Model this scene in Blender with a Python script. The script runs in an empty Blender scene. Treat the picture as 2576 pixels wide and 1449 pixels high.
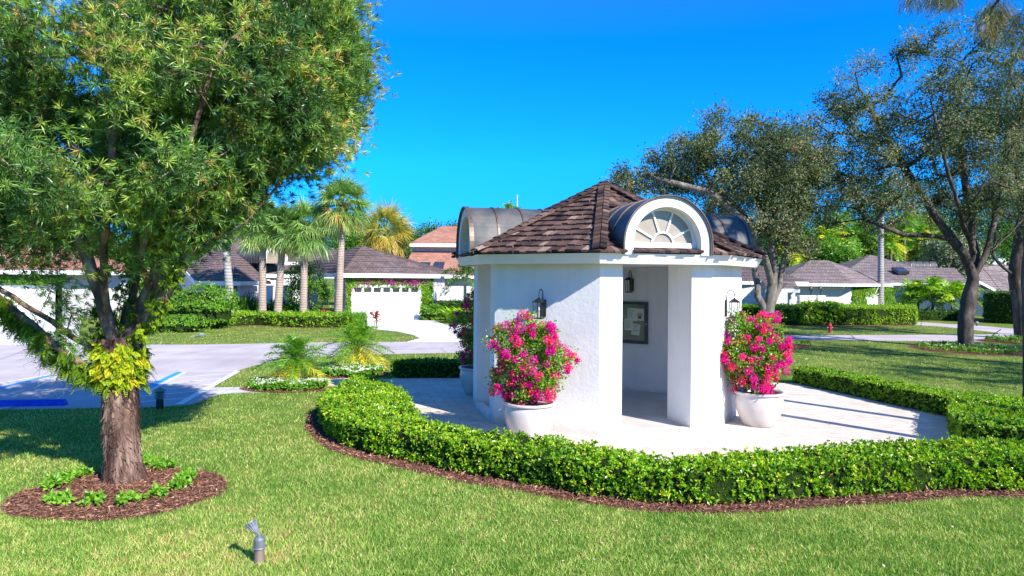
import bpy, math, random
import numpy as np
R_ = math.radians
rng = np.random.default_rng(7)
random.seed(7)
sc = bpy.context.scene

# ---------------------------------------------------------------- camera
CH, FP, HY, ROLL = 2.7, 1760.0, 701.0, R_(0.45)      # eye height, focal length and horizon row (photo drawn 2575 wide)
cam_d = bpy.data.cameras.new("camera")
cam = bpy.data.objects.new("camera", cam_d)
sc.collection.objects.link(cam)
cam.location = (0, 0, CH)
from mathutils import Matrix, Euler, Vector
cam.rotation_euler = (Matrix.Rotation(R_(90), 4, 'X') @ Matrix.Rotation(ROLL, 4, 'Z')).to_euler()
cam_d.sensor_width = 36
cam_d.lens = FP / 2575 * 36
cam_d.shift_y = (HY - 724.5) / 2575
cam_d.clip_end = 3000
sc.camera = cam

# ---------------------------------------------------------------- sky and sun
SUN_AZ = R_(-49)            # direction TOWARDS the sun in the ground plane, from +X
SUN_EL = R_(36)
w = bpy.data.worlds.new("World"); sc.world = w; w.use_nodes = True
nt = w.node_tree; nt.nodes.clear()
out = nt.nodes.new('ShaderNodeOutputWorld'); bg = nt.nodes.new('ShaderNodeBackground')
sky = nt.nodes.new('ShaderNodeTexSky'); sky.sky_type = 'NISHITA'
sky.sun_disc = False; sky.sun_elevation = SUN_EL
sky.sun_rotation = R_(90) - SUN_AZ
sky.altitude = 0; sky.air_density = 1.0; sky.dust_density = 0.1; sky.ozone_density = 3.0
hs = nt.nodes.new('ShaderNodeHueSaturation'); hs.inputs['Saturation'].default_value = 1.22
hs.inputs['Hue'].default_value = 0.497
nt.links.new(sky.outputs[0], hs.inputs['Color']); bg.inputs[1].default_value = 0.13
# clear tropical air: less white near the horizon than the Nishita model gives
wtc = nt.nodes.new('ShaderNodeTexCoord'); wsx = nt.nodes.new('ShaderNodeSeparateXYZ'); wr = nt.nodes.new('ShaderNodeValToRGB'); wm = nt.nodes.new('ShaderNodeMix')
wm.data_type = 'RGBA'; wm.blend_type = 'MULTIPLY'; wm.inputs[0].default_value = 1.0
nt.links.new(wtc.outputs['Generated'], wsx.inputs[0]); nt.links.new(wsx.outputs[2], wr.inputs[0])
SKYR = [(0, (.03, .25, .62)), (.06, (.03, .36, .88)), (.16, (.03, .58, 1.25)), (.32, (.01, .58, 1.22)), (.6, (.46, .70, 1.02)), (1, (.85, .88, .95))]
while len(wr.color_ramp.elements) < len(SKYR): wr.color_ramp.elements.new(.5)
for i_, (p_, c_) in enumerate(SKYR): wr.color_ramp.elements[i_].position = p_; wr.color_ramp.elements[i_].color = (*c_, 1)
nt.links.new(hs.outputs[0], wm.inputs[6]); nt.links.new(wr.outputs[0], wm.inputs[7]); nt.links.new(wm.outputs[2], bg.inputs[0])
nt.links.new(bg.outputs[0], out.inputs[0])
sd = bpy.data.lights.new("sun", 'SUN'); so = bpy.data.objects.new("sun", sd); sc.collection.objects.link(so)
sd.energy = 4.8; sd.angle = R_(0.53); sd.color = (1.0, 0.94, 0.84)
sdir = Vector((math.cos(SUN_AZ) * math.cos(SUN_EL), math.sin(SUN_AZ) * math.cos(SUN_EL), math.sin(SUN_EL)))
so.rotation_euler = sdir.to_track_quat('Z', 'Y').to_euler()
so.location = (6, -6, 12)
sc.view_settings.view_transform = 'Standard'; sc.view_settings.look = 'None'
sc.view_settings.gamma = 1.0; sc.view_settings.exposure = 0.95
sc.cycles.max_bounces = 6; sc.cycles.transparent_max_bounces = 8; sc.cycles.use_denoising = True
sc.cycles.diffuse_bounces = 4

# ---------------------------------------------------------------- helpers
def lev(X, Y):
    c, s = math.cos(ROLL), math.sin(ROLL); x = X - 1287.5; y = Y - 724.5
    return x * c + y * s + 1287.5, -x * s + y * c + 724.5
def GT(X, Y, h=0.0):                 # point at height h
    x, y = lev(X, Y); z = (CH - h) * FP / (y - HY)
    return np.array([(x - 1287.5) * z / FP, z, h])
def G(X, Y): return GT(X, Y, 0.0)
def H(X, Y, z):                      # point at depth z
    x, y = lev(X, Y)
    return np.array([(x - 1287.5) * z / FP, z, CH - (y - HY) * z / FP])
def g2(pts, h=0.0): return [tuple(GT(a, b, h)[:2]) for a, b in pts]

def newmat(name):
    m = bpy.data.materials.new(name); m.use_nodes = True; return m, m.node_tree, m.node_tree.nodes['Principled BSDF']
def N(nt, t, **k):
    n = nt.nodes.new(t)
    for a, b in k.items(): setattr(n, a, b)
    return n
def ramp(nt, stops):
    r = N(nt, 'ShaderNodeValToRGB'); e = r.color_ramp.elements
    while len(e) < len(stops): e.new(0.5)
    for i, (p, c) in enumerate(stops): e[i].position = p; e[i].color = (*c, 1)
    return r
def noise(nt, scale, detail=4, rough=.55, vec=None, mapscale=None):
    n = N(nt, 'ShaderNodeTexNoise'); n.inputs['Scale'].default_value = scale; n.inputs['Detail'].default_value = detail
    n.inputs['Roughness'].default_value = rough
    tc = N(nt, 'ShaderNodeTexCoord')
    if mapscale is not None:
        mp = N(nt, 'ShaderNodeMapping'); mp.inputs['Scale'].default_value = mapscale
        nt.links.new(tc.outputs[vec or 'Object'], mp.inputs[0]); nt.links.new(mp.outputs[0], n.inputs['Vector'])
    else: nt.links.new(tc.outputs[vec or 'Object'], n.inputs['Vector'])
    return n
def mixc(nt, a, b, f, mode='MIX'):
    m = N(nt, 'ShaderNodeMix', data_type='RGBA', blend_type=mode)
    for s, v in ((6, a), (7, b), (0, f)):
        if isinstance(v, (int, float)): m.inputs[s].default_value = v
        elif isinstance(v, tuple): m.inputs[s].default_value = (*v, 1)
        else: nt.links.new(v, m.inputs[s])
    return m.outputs[2]
def bump(nt, p, h, strength=.3, dist=.02):
    b = N(nt, 'ShaderNodeBump'); b.inputs['Strength'].default_value = strength; b.inputs['Distance'].default_value = dist
    nt.links.new(h, b.inputs['Height']); nt.links.new(b.outputs[0], p.inputs['Normal'])

def surf(name, stops, scale=6, detail=5, rough=.7, bstr=0, bdist=.01, bscale=None, mapscale=None, metal=0, spec=.5, scale2=None, amt2=.25):
    m, nt, p = newmat(name)
    n = noise(nt, scale, detail, mapscale=mapscale); r = ramp(nt, stops); nt.links.new(n.outputs[0], r.inputs[0])
    col = r.outputs[0]
    if scale2:
        n2 = noise(nt, scale2, 6, .6); r2 = ramp(nt, [(.3, (.55, .55, .55)), (.7, (1.25, 1.25, 1.25))]); nt.links.new(n2.outputs[0], r2.inputs[0])
        col = mixc(nt, col, r2.outputs[0], amt2, 'MULTIPLY')
    nt.links.new(col, p.inputs['Base Color'])
    p.inputs['Roughness'].default_value = rough; p.inputs['Metallic'].default_value = metal
    p.inputs['Specular IOR Level'].default_value = spec
    if bstr:
        nb = noise(nt, bscale or scale * 3, 8, .65, mapscale=mapscale); bump(nt, p, nb.outputs[0], bstr, bdist)
    return m

def leafmat(name, stops, rough=.45, transl=.3, spec=.5, big=None):
    m, nt, p = newmat(name)
    a = N(nt, 'ShaderNodeAttribute', attribute_name='tint'); r = ramp(nt, stops); nt.links.new(a.outputs['Fac'], r.inputs[0])
    col = r.outputs[0]
    if big:
        n2 = noise(nt, big, 3); r2 = ramp(nt, [(.35, (.7, .75, .7)), (.68, (1.25, 1.2, 1.1))]); nt.links.new(n2.outputs[0], r2.inputs[0])
        col = mixc(nt, col, r2.outputs[0], .8, 'MULTIPLY')
    nt.links.new(col, p.inputs['Base Color']); p.inputs['Roughness'].default_value = rough
    p.inputs['Specular IOR Level'].default_value = spec
    if transl:
        t = N(nt, 'ShaderNodeBsdfTranslucent'); mx = N(nt, 'ShaderNodeMixShader'); mx.inputs[0].default_value = transl
        cb = mixc(nt, col, (1.3, 1.25, .6), 1.0, 'MULTIPLY'); nt.links.new(cb, t.inputs[0])
        nt.links.new(p.outputs[0], mx.inputs[1]); nt.links.new(t.outputs[0], mx.inputs[2])
        nt.links.new(mx.outputs[0], nt.nodes['Material Output'].inputs[0])
    return m

def tintmat(name, stops, rough=.7, nscale=None, mapscale=None, bstr=0, spec=.4, metal=0):
    m, nt, p = newmat(name)
    a = N(nt, 'ShaderNodeAttribute', attribute_name='tint'); r = ramp(nt, stops); nt.links.new(a.outputs['Fac'], r.inputs[0]); col = r.outputs[0]
    if nscale:
        n2 = noise(nt, nscale, 6, .65, mapscale=mapscale); r2 = ramp(nt, [(.3, (.5, .5, .52)), (.7, (1.35, 1.33, 1.3))]); nt.links.new(n2.outputs[0], r2.inputs[0])
        col = mixc(nt, col, r2.outputs[0], .75, 'MULTIPLY')
        if bstr: bump(nt, p, n2.outputs[0], bstr, .01)
    nt.links.new(col, p.inputs['Base Color']); p.inputs['Roughness'].default_value = rough; p.inputs['Specular IOR Level'].default_value = spec
    p.inputs['Metallic'].default_value = metal
    return m

ORG = {}
def link(o, parent=None):
    sc.collection.objects.link(o)
    if parent is not None: o.parent = parent
def tag(o, label=None, cat=None, group=None, kind=None):
    if label: o['label'] = label
    if cat: o['category'] = cat
    if group: o['group'] = group
    if kind: o['kind'] = kind
    return o
def thing(name, label, cat, loc=(0, 0, 0), rz=0.0, group=None):
    o = bpy.data.objects.new(name, None); o.empty_display_size = .2; o.location = tuple(float(v) for v in loc); o.rotation_euler = (0, 0, rz)
    sc.collection.objects.link(o); return tag(o, label, cat, group)

def npmesh(name, V, F, mat, parent=None, tint=None, smooth=False, uv=None, world=False):
    """V (n,3); F list of index arrays, or ndarray (m,k). world=True: V are world coordinates, parent not rotated."""
    V = np.asarray(V, dtype=np.float32)
    if world and parent is not None: V = V - np.array(parent_origin(parent), dtype=np.float32)
    me = bpy.data.meshes.new(name)
    if isinstance(F, np.ndarray):
        m, k = F.shape; idx = F.astype(np.int32).ravel(); starts = np.arange(0, m * k, k, dtype=np.int32)
    else:
        m = len(F); L = np.array([len(f) for f in F], dtype=np.int32); idx = np.concatenate([np.asarray(f, dtype=np.int32) for f in F]) if m else np.zeros(0, np.int32)
        starts = np.concatenate([[0], np.cumsum(L)[:-1]]).astype(np.int32)
    me.vertices.add(len(V)); me.vertices.foreach_set('co', V.ravel())
    me.loops.add(len(idx)); me.loops.foreach_set('vertex_index', idx)
    me.polygons.add(m); me.polygons.foreach_set('loop_start', starts)
    me.polygons.foreach_set('use_smooth', np.full(m, bool(smooth)))
    me.update(calc_edges=True)
    if tint is not None:
        a = me.attributes.new('tint', 'FLOAT', 'FACE'); a.data.foreach_set('value', np.asarray(tint, dtype=np.float32))
    if uv is not None:
        u = me.uv_layers.new(name='uv'); u.data.foreach_set('uv', np.asarray(uv, dtype=np.float32).ravel())
    me.materials.append(mat)
    o = bpy.data.objects.new(name, me); link(o, parent); return o
def parent_origin(p):
    v = np.zeros(3)
    while p is not None: v += np.array(p.location); p = p.parent
    return v

class MB:
    def __init__(s): s.V = []; s.F = []; s.T = []; s.n = 0; s.S = []
    def add(s, V, F, t=.5):
        V = np.asarray(V, float); s.V.append(V); s.F += [[i + s.n for i in f] for f in F]
        s.T += list(t) if hasattr(t, '__len__') else [t] * len(F); s.n += len(V); return s
    def box(s, c, d, rz=0, t=.5, M=None):
        x, y, z = d[0] / 2, d[1] / 2, d[2] / 2
        V = np.array([(-x, -y, -z), (x, -y, -z), (x, y, -z), (-x, y, -z), (-x, -y, z), (x, -y, z), (x, y, z), (-x, y, z)])
        if M is not None: V = V @ np.array(M).T
        if rz: V = V @ rotz(rz).T
        return s.add(V + np.array(c), [(0, 3, 2, 1), (4, 5, 6, 7), (0, 1, 5, 4), (1, 2, 6, 5), (2, 3, 7, 6), (3, 0, 4, 7)], t)
    def prism(s, pts, z0, z1, t=.5):            # 2-D polygon extruded up
        n = len(pts); V = [(p[0], p[1], z0) for p in pts] + [(p[0], p[1], z1) for p in pts]
        ar = sum(pts[i][0] * pts[(i + 1) % n][1] - pts[(i + 1) % n][0] * pts[i][1] for i in range(n))
        F = [tuple(range(n))[::-1], tuple(range(n, 2 * n))] + [(i, (i + 1) % n, (i + 1) % n + n, i + n) for i in range(n)]
        if ar < 0: F = [f[::-1] for f in F]
        return s.add(V, F, t)
    def tube(s, pts, r, k=8, t=.5, cap=True):
        V, F = tube_arrays(np.asarray(pts, float), r, k)
        m = len(pts)
        if cap: F += [tuple(range(k))[::-1], tuple(range((m - 1) * k, m * k))]
        return s.add(V, F, t)
    def lathe(s, prof, c=(0, 0, 0), k=24, t=.5, phase=0, M=None):     # prof [(r,z)] bottom to top
        V = []; F = []
        for r, z in prof:
            for i in range(k):
                a = 2 * math.pi * i / k + phase; V.append((r * math.cos(a), r * math.sin(a), z))
        for j in range(len(prof) - 1):
            for i in range(k):
                F.append((j * k + i, j * k + (i + 1) % k, (j + 1) * k + (i + 1) % k, (j + 1) * k + i))
        F.append(tuple(range(k))[::-1]); F.append(tuple(range((len(prof) - 1) * k, len(prof) * k)))
        V = np.array(V)
        if M is not None: V = V @ np.array(M).T
        return s.add(V + np.array(c), F, t)
    def build(s, name, mat, parent=None, smooth=False, world=False):
        return npmesh(name, np.concatenate(s.V), s.F, mat, parent, tint=s.T, smooth=smooth, world=world)

def rotz(a): c, s = math.cos(a), math.sin(a); return np.array([[c, -s, 0], [s, c, 0], [0, 0, 1]])
def rotx(a): c, s = math.cos(a), math.sin(a); return np.array([[1, 0, 0], [0, c, -s], [0, s, c]])
def roty(a): c, s = math.cos(a), math.sin(a); return np.array([[c, 0, s], [0, 1, 0], [-s, 0, c]])
def tube_arrays(P, r, k=8):
    n = len(P); r = np.full(n, r) if np.isscalar(r) else np.asarray(r, float)
    T = np.gradient(P, axis=0); T /= np.linalg.norm(T, axis=1)[:, None] + 1e-9
    ref = np.array([0, 0, 1.]) if abs(T[0][2]) < .9 else np.array([1., 0, 0])
    u = np.cross(T[0], ref); u /= np.linalg.norm(u); U = []
    for i in range(n):
        u = u - T[i] * np.dot(u, T[i]); u /= np.linalg.norm(u) + 1e-9; U.append(u)
    U = np.array(U); W = np.cross(T, U); a = np.arange(k) * 2 * np.pi / k
    V = (P[:, None] + r[:, None, None] * (np.cos(a)[None, :, None] * U[:, None] + np.sin(a)[None, :, None] * W[:, None])).reshape(-1, 3)
    F = [(j * k + i, j * k + (i + 1) % k, (j + 1) * k + (i + 1) % k, (j + 1) * k + i) for j in range(n - 1) for i in range(k)]
    return V, F
def inpoly(x, y, poly):
    P = np.asarray(poly); n = len(P); r = np.zeros(x.shape, bool); j = n - 1
    for i in range(n):
        xi, yi = P[i]; xj, yj = P[j]
        c = ((yi > y) != (yj > y)) & (x < (xj - xi) * (y - yi) / (yj - yi + 1e-12) + xi); r ^= c; j = i
    return r
def smoothpoly(P, it=2):
    P = [np.array(p, float) for p in P]
    for _ in range(it):
        Q = []
        for i in range(len(P)):
            a, b = P[i], P[(i + 1) % len(P)]; Q += [a * .75 + b * .25, a * .25 + b * .75]
        P = Q
    return [tuple(p) for p in P]
def sheet(name, poly, z, mat, kind='structure', label=None, cat=None):
    poly = [tuple(p[:2]) for p in poly]
    ar = sum(poly[i][0] * poly[(i + 1) % len(poly)][1] - poly[(i + 1) % len(poly)][0] * poly[i][1] for i in range(len(poly)))
    if ar < 0: poly = poly[::-1]
    from mathutils.geometry import tessellate_polygon
    V = [(p[0], p[1], z) for p in poly]; tr = tessellate_polygon([[Vector(v) for v in V]])
    F = []
    for a, b, c in tr:
        A, B, C = V[a], V[b], V[c]
        F.append((a, b, c) if (B[0] - A[0]) * (C[1] - A[1]) - (B[1] - A[1]) * (C[0] - A[0]) > 0 else (a, c, b))
    o = npmesh(name, V, F, mat); return tag(o, label, cat, None, kind)

# ------------ leaf clouds
def unit(v): return v / (np.linalg.norm(v, axis=-1, keepdims=True) + 1e-9)
def rdir(n, r=rng): return unit(r.normal(size=(n, 3)))
def leafquads(P, D, L, Wd, up=None, fold=0.0, r=rng):
    """P base points, D unit directions, L lengths, Wd widths -> V,F of pointed four-cornered leaves"""
    n = len(P); L = np.broadcast_to(L, n)[:, None]; Wd = np.broadcast_to(Wd, n)[:, None]
    a = r.normal(size=(n, 3)) if up is None else up + r.normal(size=(n, 3)) * .45
    S = unit(np.cross(D, a)); Nn = np.cross(S, D)
    mid = P + D * L * .5 + Nn * L * .06
    V = np.stack([P, mid + S * Wd * .5, P + D * L - Nn * L * .08, mid - S * Wd * .5], axis=1).reshape(-1, 3)
    return V, np.arange(n * 4).reshape(n, 4)
def whorls(C, axis, n_leaf, L, Wd, spread=.9, r=rng, droop=0.):
    """leaf rosettes at points C pointing along axis"""
    m = len(C); A = unit(np.repeat(axis, n_leaf, axis=0)); Cc = np.repeat(C, n_leaf, axis=0)
    D = unit(A * r.uniform(.15, 1.0, size=(m * n_leaf, 1)) + rdir(m * n_leaf, r) * spread)
    D[:, 2] -= droop; D = unit(D)
    Ls = np.broadcast_to(L, m * n_leaf) * r.uniform(.6, 1.15, m * n_leaf)
    P = Cc - A * r.uniform(0, .5, size=(m * n_leaf, 1)) * (Ls[:, None]) * .6
    V, F = leafquads(P, D, Ls, Wd, up=A, r=r)
    return V, F, np.repeat(np.arange(m), n_leaf)
# ================================================================ materials
M = {}
def brickmat(name, c1, c2, mortar, bw, bh, rz=0, rough=.8, msize=.012, bstr=.3, nscale=3, uv=False, offset=.5):
    m, nt, p = newmat(name)
    tc = N(nt, 'ShaderNodeTexCoord'); mp = N(nt, 'ShaderNodeMapping'); mp.inputs['Rotation'].default_value = (0, 0, rz)
    nt.links.new(tc.outputs['UV' if uv else 'Object'], mp.inputs[0])
    b = N(nt, 'ShaderNodeTexBrick'); b.offset = offset; nt.links.new(mp.outputs[0], b.inputs['Vector'])
    b.inputs['Color1'].default_value = (*c1, 1); b.inputs['Color2'].default_value = (*c2, 1); b.inputs['Mortar'].default_value = (*mortar, 1)
    b.inputs['Scale'].default_value = 1; b.inputs['Brick Width'].default_value = bw; b.inputs['Row Height'].default_value = bh
    b.inputs['Mortar Size'].default_value = msize; b.inputs['Mortar Smooth'].default_value = .2; b.inputs['Bias'].default_value = 0
    n = noise(nt, nscale, 6, .6); r = ramp(nt, [(.3, (.72, .72, .72)), (.7, (1.15, 1.15, 1.15))]); nt.links.new(n.outputs[0], r.inputs[0])
    col = mixc(nt, b.outputs[0], r.outputs[0], .7, 'MULTIPLY'); nt.links.new(col, p.inputs['Base Color'])
    p.inputs['Roughness'].default_value = rough; p.inputs['Specular IOR Level'].default_value = .3
    inv = N(nt, 'ShaderNodeMath', operation='SUBTRACT'); inv.inputs[0].default_value = 1; nt.links.new(b.outputs['Fac'], inv.inputs[1])
    bump(nt, p, inv.outputs[0], bstr, .01)
    return m
M['lawn'] = surf('lawn', [(.3, (.09, .15, .025)), (.5, (.15, .20, .035)), (.72, (.25, .24, .07))], scale=.9, detail=8, rough=.9, bstr=.6, bscale=60, bdist=.03, spec=.1, scale2=26, amt2=.75)
M['road'] = surf('road', [(.3, (.43, .38, .40)), (.7, (.53, .475, .495))], scale=.35, detail=6, rough=.9, bstr=.2, bscale=80, bdist=.004, spec=.15, mapscale=(.3, 1.5, 1), scale2=40, amt2=.25)
M['driveway'] = surf('driveway', [(.3, (.60, .59, .61)), (.7, (.72, .71, .72))], scale=.6, detail=6, rough=.9, spec=.2, scale2=30, amt2=.15)
M['concrete'] = surf('concrete', [(.3, (.48, .46, .44)), (.7, (.62, .60, .57))], scale=1.3, detail=6, rough=.9, spec=.2, scale2=30, amt2=.2)
M['pavers'] = brickmat('pavers', (.60, .52, .45), (.69, .61, .54), (.38, .31, .26), .46, .23, rz=R_(-14), msize=.007, bstr=.45, nscale=2.2)
M['mulch'] = surf('mulch', [(.25, (.06, .026, .018)), (.5, (.19, .085, .055)), (.75, (.36, .19, .13))], scale=35, detail=8, rough=.95, bstr=1.0, bscale=45, bdist=.04, mapscale=(1, 1.6, 1), spec=.1)
M['stucco'] = surf('stucco', [(.3, (.76, .75, .735)), (.7, (.82, .81, .80))], scale=2.2, detail=7, rough=.9, bstr=.55, bscale=14, bdist=.012, spec=.15)
def weather(m, cells, amt):
    # hairline cracks and faint stains
    nt = m.node_tree; p = nt.nodes['Principled BSDF']; old = p.inputs['Base Color'].links[0].from_socket
    vo = N(nt, 'ShaderNodeTexVoronoi', feature='DISTANCE_TO_EDGE'); vo.inputs['Scale'].default_value = cells; tc = N(nt, 'ShaderNodeTexCoord'); nz = noise(nt, 1.4, 5); ad = N(nt, 'ShaderNodeMix', data_type='RGBA'); ad.inputs[0].default_value = .35
    nt.links.new(tc.outputs['Object'], ad.inputs[6]); nt.links.new(nz.outputs['Color'], ad.inputs[7]); nt.links.new(ad.outputs[2], vo.inputs['Vector'])
    r = ramp(nt, [(0, (amt, amt, amt)), (.012, (1, 1, 1))]); nt.links.new(vo.outputs['Distance'], r.inputs[0])
    n2 = noise(nt, .7, 8, .65, mapscale=(1, .35, 1)); r2 = ramp(nt, [(.35, (.84, .84, .83)), (.6, (1.04, 1.04, 1.04))]); nt.links.new(n2.outputs[0], r2.inputs[0])
    nt.links.new(mixc(nt, mixc(nt, old, r.outputs[0], 1.0, 'MULTIPLY'), r2.outputs[0], 1.0, 'MULTIPLY'), p.inputs['Base Color'])
weather(M['road'], .22, .72); weather(M['driveway'], .35, .85); weather(M['concrete'], .6, .75)
def dirtbase(m):
    nt = m.node_tree; p = nt.nodes['Principled BSDF']; old = p.inputs['Base Color'].links[0].from_socket
    tc = N(nt, 'ShaderNodeTexCoord'); sx = N(nt, 'ShaderNodeSeparateXYZ'); nt.links.new(tc.outputs['Object'], sx.inputs[0]); nz = noise(nt, 7, 6, .7); ma = N(nt, 'ShaderNodeMath', operation='MULTIPLY_ADD'); nt.links.new(nz.outputs[0], ma.inputs[0]); ma.inputs[1].default_value = -.22; nt.links.new(sx.outputs[2], ma.inputs[2])
    r = ramp(nt, [(0, (.86, .80, .74)), (.04, (.96, .94, .92)), (.10, (1, 1, 1))]); nt.links.new(ma.outputs[0], r.inputs[0])
    st = noise(nt, 1.0, 7, .6, mapscale=(5, 5, .35)); r2 = ramp(nt, [(.32, (.955, .945, .93)), (.5, (1, 1, 1))]); nt.links.new(st.outputs[0], r2.inputs[0])
    nt.links.new(mixc(nt, mixc(nt, old, r.outputs[0], 1.0, 'MULTIPLY'), r2.outputs[0], 1.0, 'MULTIPLY'), p.inputs['Base Color'])
dirtbase(M['stucco'])
M['white'] = surf('white_paint', [(.3, (.78, .78, .77)), (.7, (.84, .84, .83))], scale=3, rough=.55, spec=.3)
M['housewall'] = surf('house_wall', [(.3, (.56, .56, .56)), (.7, (.64, .64, .64))], scale=.8, rough=.9, spec=.15)
M['floor'] = surf('kiosk_floor', [(.3, (.44, .42, .40)), (.7, (.54, .52, .50))], scale=1.5, detail=7, rough=.8, spec=.2, scale2=60, amt2=.2)
M['soffit'] = surf('soffit', [(.3, (.55, .53, .48)), (.7, (.62, .6, .55))], scale=2, rough=.8)
M['shake'] = tintmat('cedar_shake', [(0, (.022, .015, .015)), (.3, (.065, .040, .036)), (.6, (.125, .075, .063)), (.85, (.21, .135, .11)), (1, (.33, .24, .19))], rough=.85, nscale=9, mapscale=(1, 1, 1), bstr=.4, spec=.25)
M['copper'] = surf('aged_copper', [(.25, (.035, .04, .045)), (.5, (.075, .078, .085)), (.62, (.12, .115, .115)), (.78, (.20, .125, .09))], scale=2.2, detail=9, rough=.62, metal=.2, spec=.5, bstr=.1, bscale=5, bdist=.02, mapscale=(1, 1, .6))
M['seam'] = surf('copper_seam', [(.3, (.05, .05, .055)), (.7, (.22, .15, .11))], scale=3, rough=.45, metal=.5)
M['black'] = surf('black_metal', [(.3, (.012, .013, .015)), (.7, (.03, .032, .036))], scale=9, rough=.42, metal=.3, bstr=.1)
M['ceramic'] = surf('glazed_ceramic', [(.3, (.50, .46, .43)), (.7, (.58, .54, .51))], scale=3.5, detail=6, rough=.22, spec=.55, scale2=2.2, amt2=.22)
M['soil'] = surf('soil', [(.3, (.03, .018, .012)), (.7, (.12, .06, .04))], scale=30, rough=.95, bstr=1, bdist=.03)
M['wood'] = surf('stem_wood', [(.3, (.12, .07, .045)), (.7, (.30, .20, .14))], scale=20, rough=.9, bstr=.6, mapscale=(1, 1, .2))
M['paper'] = surf('paper', [(.3, (.74, .74, .73)), (.7, (.8, .8, .79))], scale=8, rough=.8)
M['ink'] = surf('printed_ink', [(.3, (.1, .1, .11)), (.7, (.2, .2, .21))], scale=8, rough=.8)
M['redink'] = surf('red_ink', [(.3, (.6, .05, .06)), (.7, (.7, .08, .08))], scale=8, rough=.8)
M['boardframe'] = surf('grey_green_frame', [(.3, (.045, .065, .068)), (.7, (.06, .085, .088))], scale=5, rough=.4, metal=.3)
M['boardback'] = surf('grey_felt', [(.3, (.20, .195, .19)), (.7, (.27, .262, .255))], scale=12, rough=.9)
def glassmat(name, col=(1, 1, 1), rough=.02, alpha=.35, base=None):
    m, nt, p = newmat(name); p.inputs['Base Color'].default_value = (*(base or col), 1); p.inputs['Roughness'].default_value = rough
    g = N(nt, 'ShaderNodeBsdfTransparent'); g.inputs[0].default_value = (*col, 1); mx = N(nt, 'ShaderNodeMixShader'); mx.inputs[0].default_value = alpha
    gl = N(nt, 'ShaderNodeBsdfGlossy'); gl.inputs['Roughness'].default_value = rough
    nt.links.new(g.outputs[0], mx.inputs[1]); nt.links.new(gl.outputs[0], mx.inputs[2]); nt.links.new(mx.outputs[0], nt.nodes['Material Output'].inputs[0]); return m
M['glass'] = glassmat('clear_glass', (.94, .96, .96), .02, .045)
M['frost'] = surf('window_pane', [(.3, (.26, .22, .16)), (.7, (.36, .31, .24))], scale=1.6, rough=.35, spec=.8, detail=3)
M['darkglass'] = surf('dark_glass', [(.3, (.02, .024, .03)), (.7, (.05, .055, .06))], scale=1.5, rough=.08, spec=.7)

# ================================================================ ground
ground = npmesh('ground', [(-900, -300, 0), (900, -300, 0), (900, 1500, 0), (-900, 1500, 0)], [(0, 1, 2, 3)], M['lawn']); tag(ground, kind='structure')
lot = smoothpoly(g2([(-900, 870), (-300, 868), (515, 867), (810, 861), (1010, 860.5), (1056, 851)]), 0)
ROAD = [(-60, 29.6)] + g2([(-300, 868), (515, 867), (810, 861), (1022, 860)]) + [(3, 30.6), (8, 32)] + g2([(1956, 844), (2406, 842), (2575, 840)]) + [(60, 38), (60, 33)] + \
    g2([(2575, 861), (2256, 858), (1981, 854)]) + [(7, 27.9), (0, 26.3)] + g2([(1143, 888), (979, 890.5), (810, 897), (720, 903), (646, 918), (597, 933), (560, 952), (541, 968), (541, 976), (624, 974.5), (700, 972)]) + \
    g2([(700, 988), (621, 988), (560, 992), (537, 997), (504, 1010), (480, 1019), (380, 1025), (0, 1031), (-500, 1037)]) + [(-60, 14.6)]
sheet('road', ROAD, .004, M['road'])
DRIVE_C = g2([(884, 806), (893, 822), (927, 827), (999, 834), (1040, 843), (1056, 851), (1022, 860.3), (1200, 861), (1330, 859), (1330, 818), (1190, 815), (1119, 817), (1092, 806), (1056, 806), (1052, 803), (890, 803)])
sheet('driveway', DRIVE_C, .008, M['driveway'])
DRIVE_L = g2([(-500, 868.5), (196, 868), (205, 800), (150, 775), (-500, 775)])
sheet('driveway', DRIVE_L, .008, M['driveway'])
DRIVE_R = g2([(2306, 810), (2400, 816), (2480, 821), (2558, 828), (2700, 835), (2700, 843), (2508, 842), (2512, 838), (2456, 831), (2380, 823), (2306, 818), (2270, 813)])
sheet('driveway', DRIVE_R, .008, M['road'])
PATH = [(-7.4, 16.1)] + g2([(560, 992)]) + g2([(627, 985), (805, 979)]) + [(-3.4, 17.0), (-2.0, 16.9), (-2.0, 18.5), (-4.4, 18.7)] + g2([(805, 956), (700, 968), (624, 974), (545, 975)])
sheet('path', PATH, .008, M['concrete'])

HEDGE_OUT = [(-3.45, 16.5), (-3.62, 15.6), (-3.64, 14.5)] + g2([(812, 1048), (814, 1074), (832, 1099), (872, 1124), (940, 1146), (1037, 1163), (1207, 1199), (1321, 1217), (1453, 1243), (1560, 1260), (1660, 1268), (1780, 1272), (1900, 1268), (2047, 1254), (2236, 1244), (2387, 1234), (2575, 1236)]) + [(7.6, 8.6), (9.6, 8.7)]
HTOP = .42
HEDGE_IN = [tuple(GT(a, b, HTOP)[:2]) for a, b in [(925, 948), (1004, 974), (1020, 998), (1031, 1019), (1048, 1049), (1090, 1062), (1130, 1070), (1214, 1083), (1300, 1090), (1361, 1096), (1430, 1108), (1501, 1121), (1601, 1139), (1678, 1152), (1768, 1143), (1868, 1139), (2001, 1127), (2198, 1113), (2394, 1104)]]
hedge_in_end = HEDGE_IN[-1]
BLOCK = [tuple(G(2394, 1053)[:2]), tuple(G(2396, 1100)[:2]), (7.3, 11.2), (8.2, 10.3), (9.6, 9.9), (11.5, 10.6), (11.3, 12.4), (10.0, 13.6), (9.35, 14.2)]
RI = g2([(1994, 964), (2122, 992), (2273, 1026), (2394, 1053)])
RO = [(p[0] + .72, p[1] + .22) for p in RI]
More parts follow.
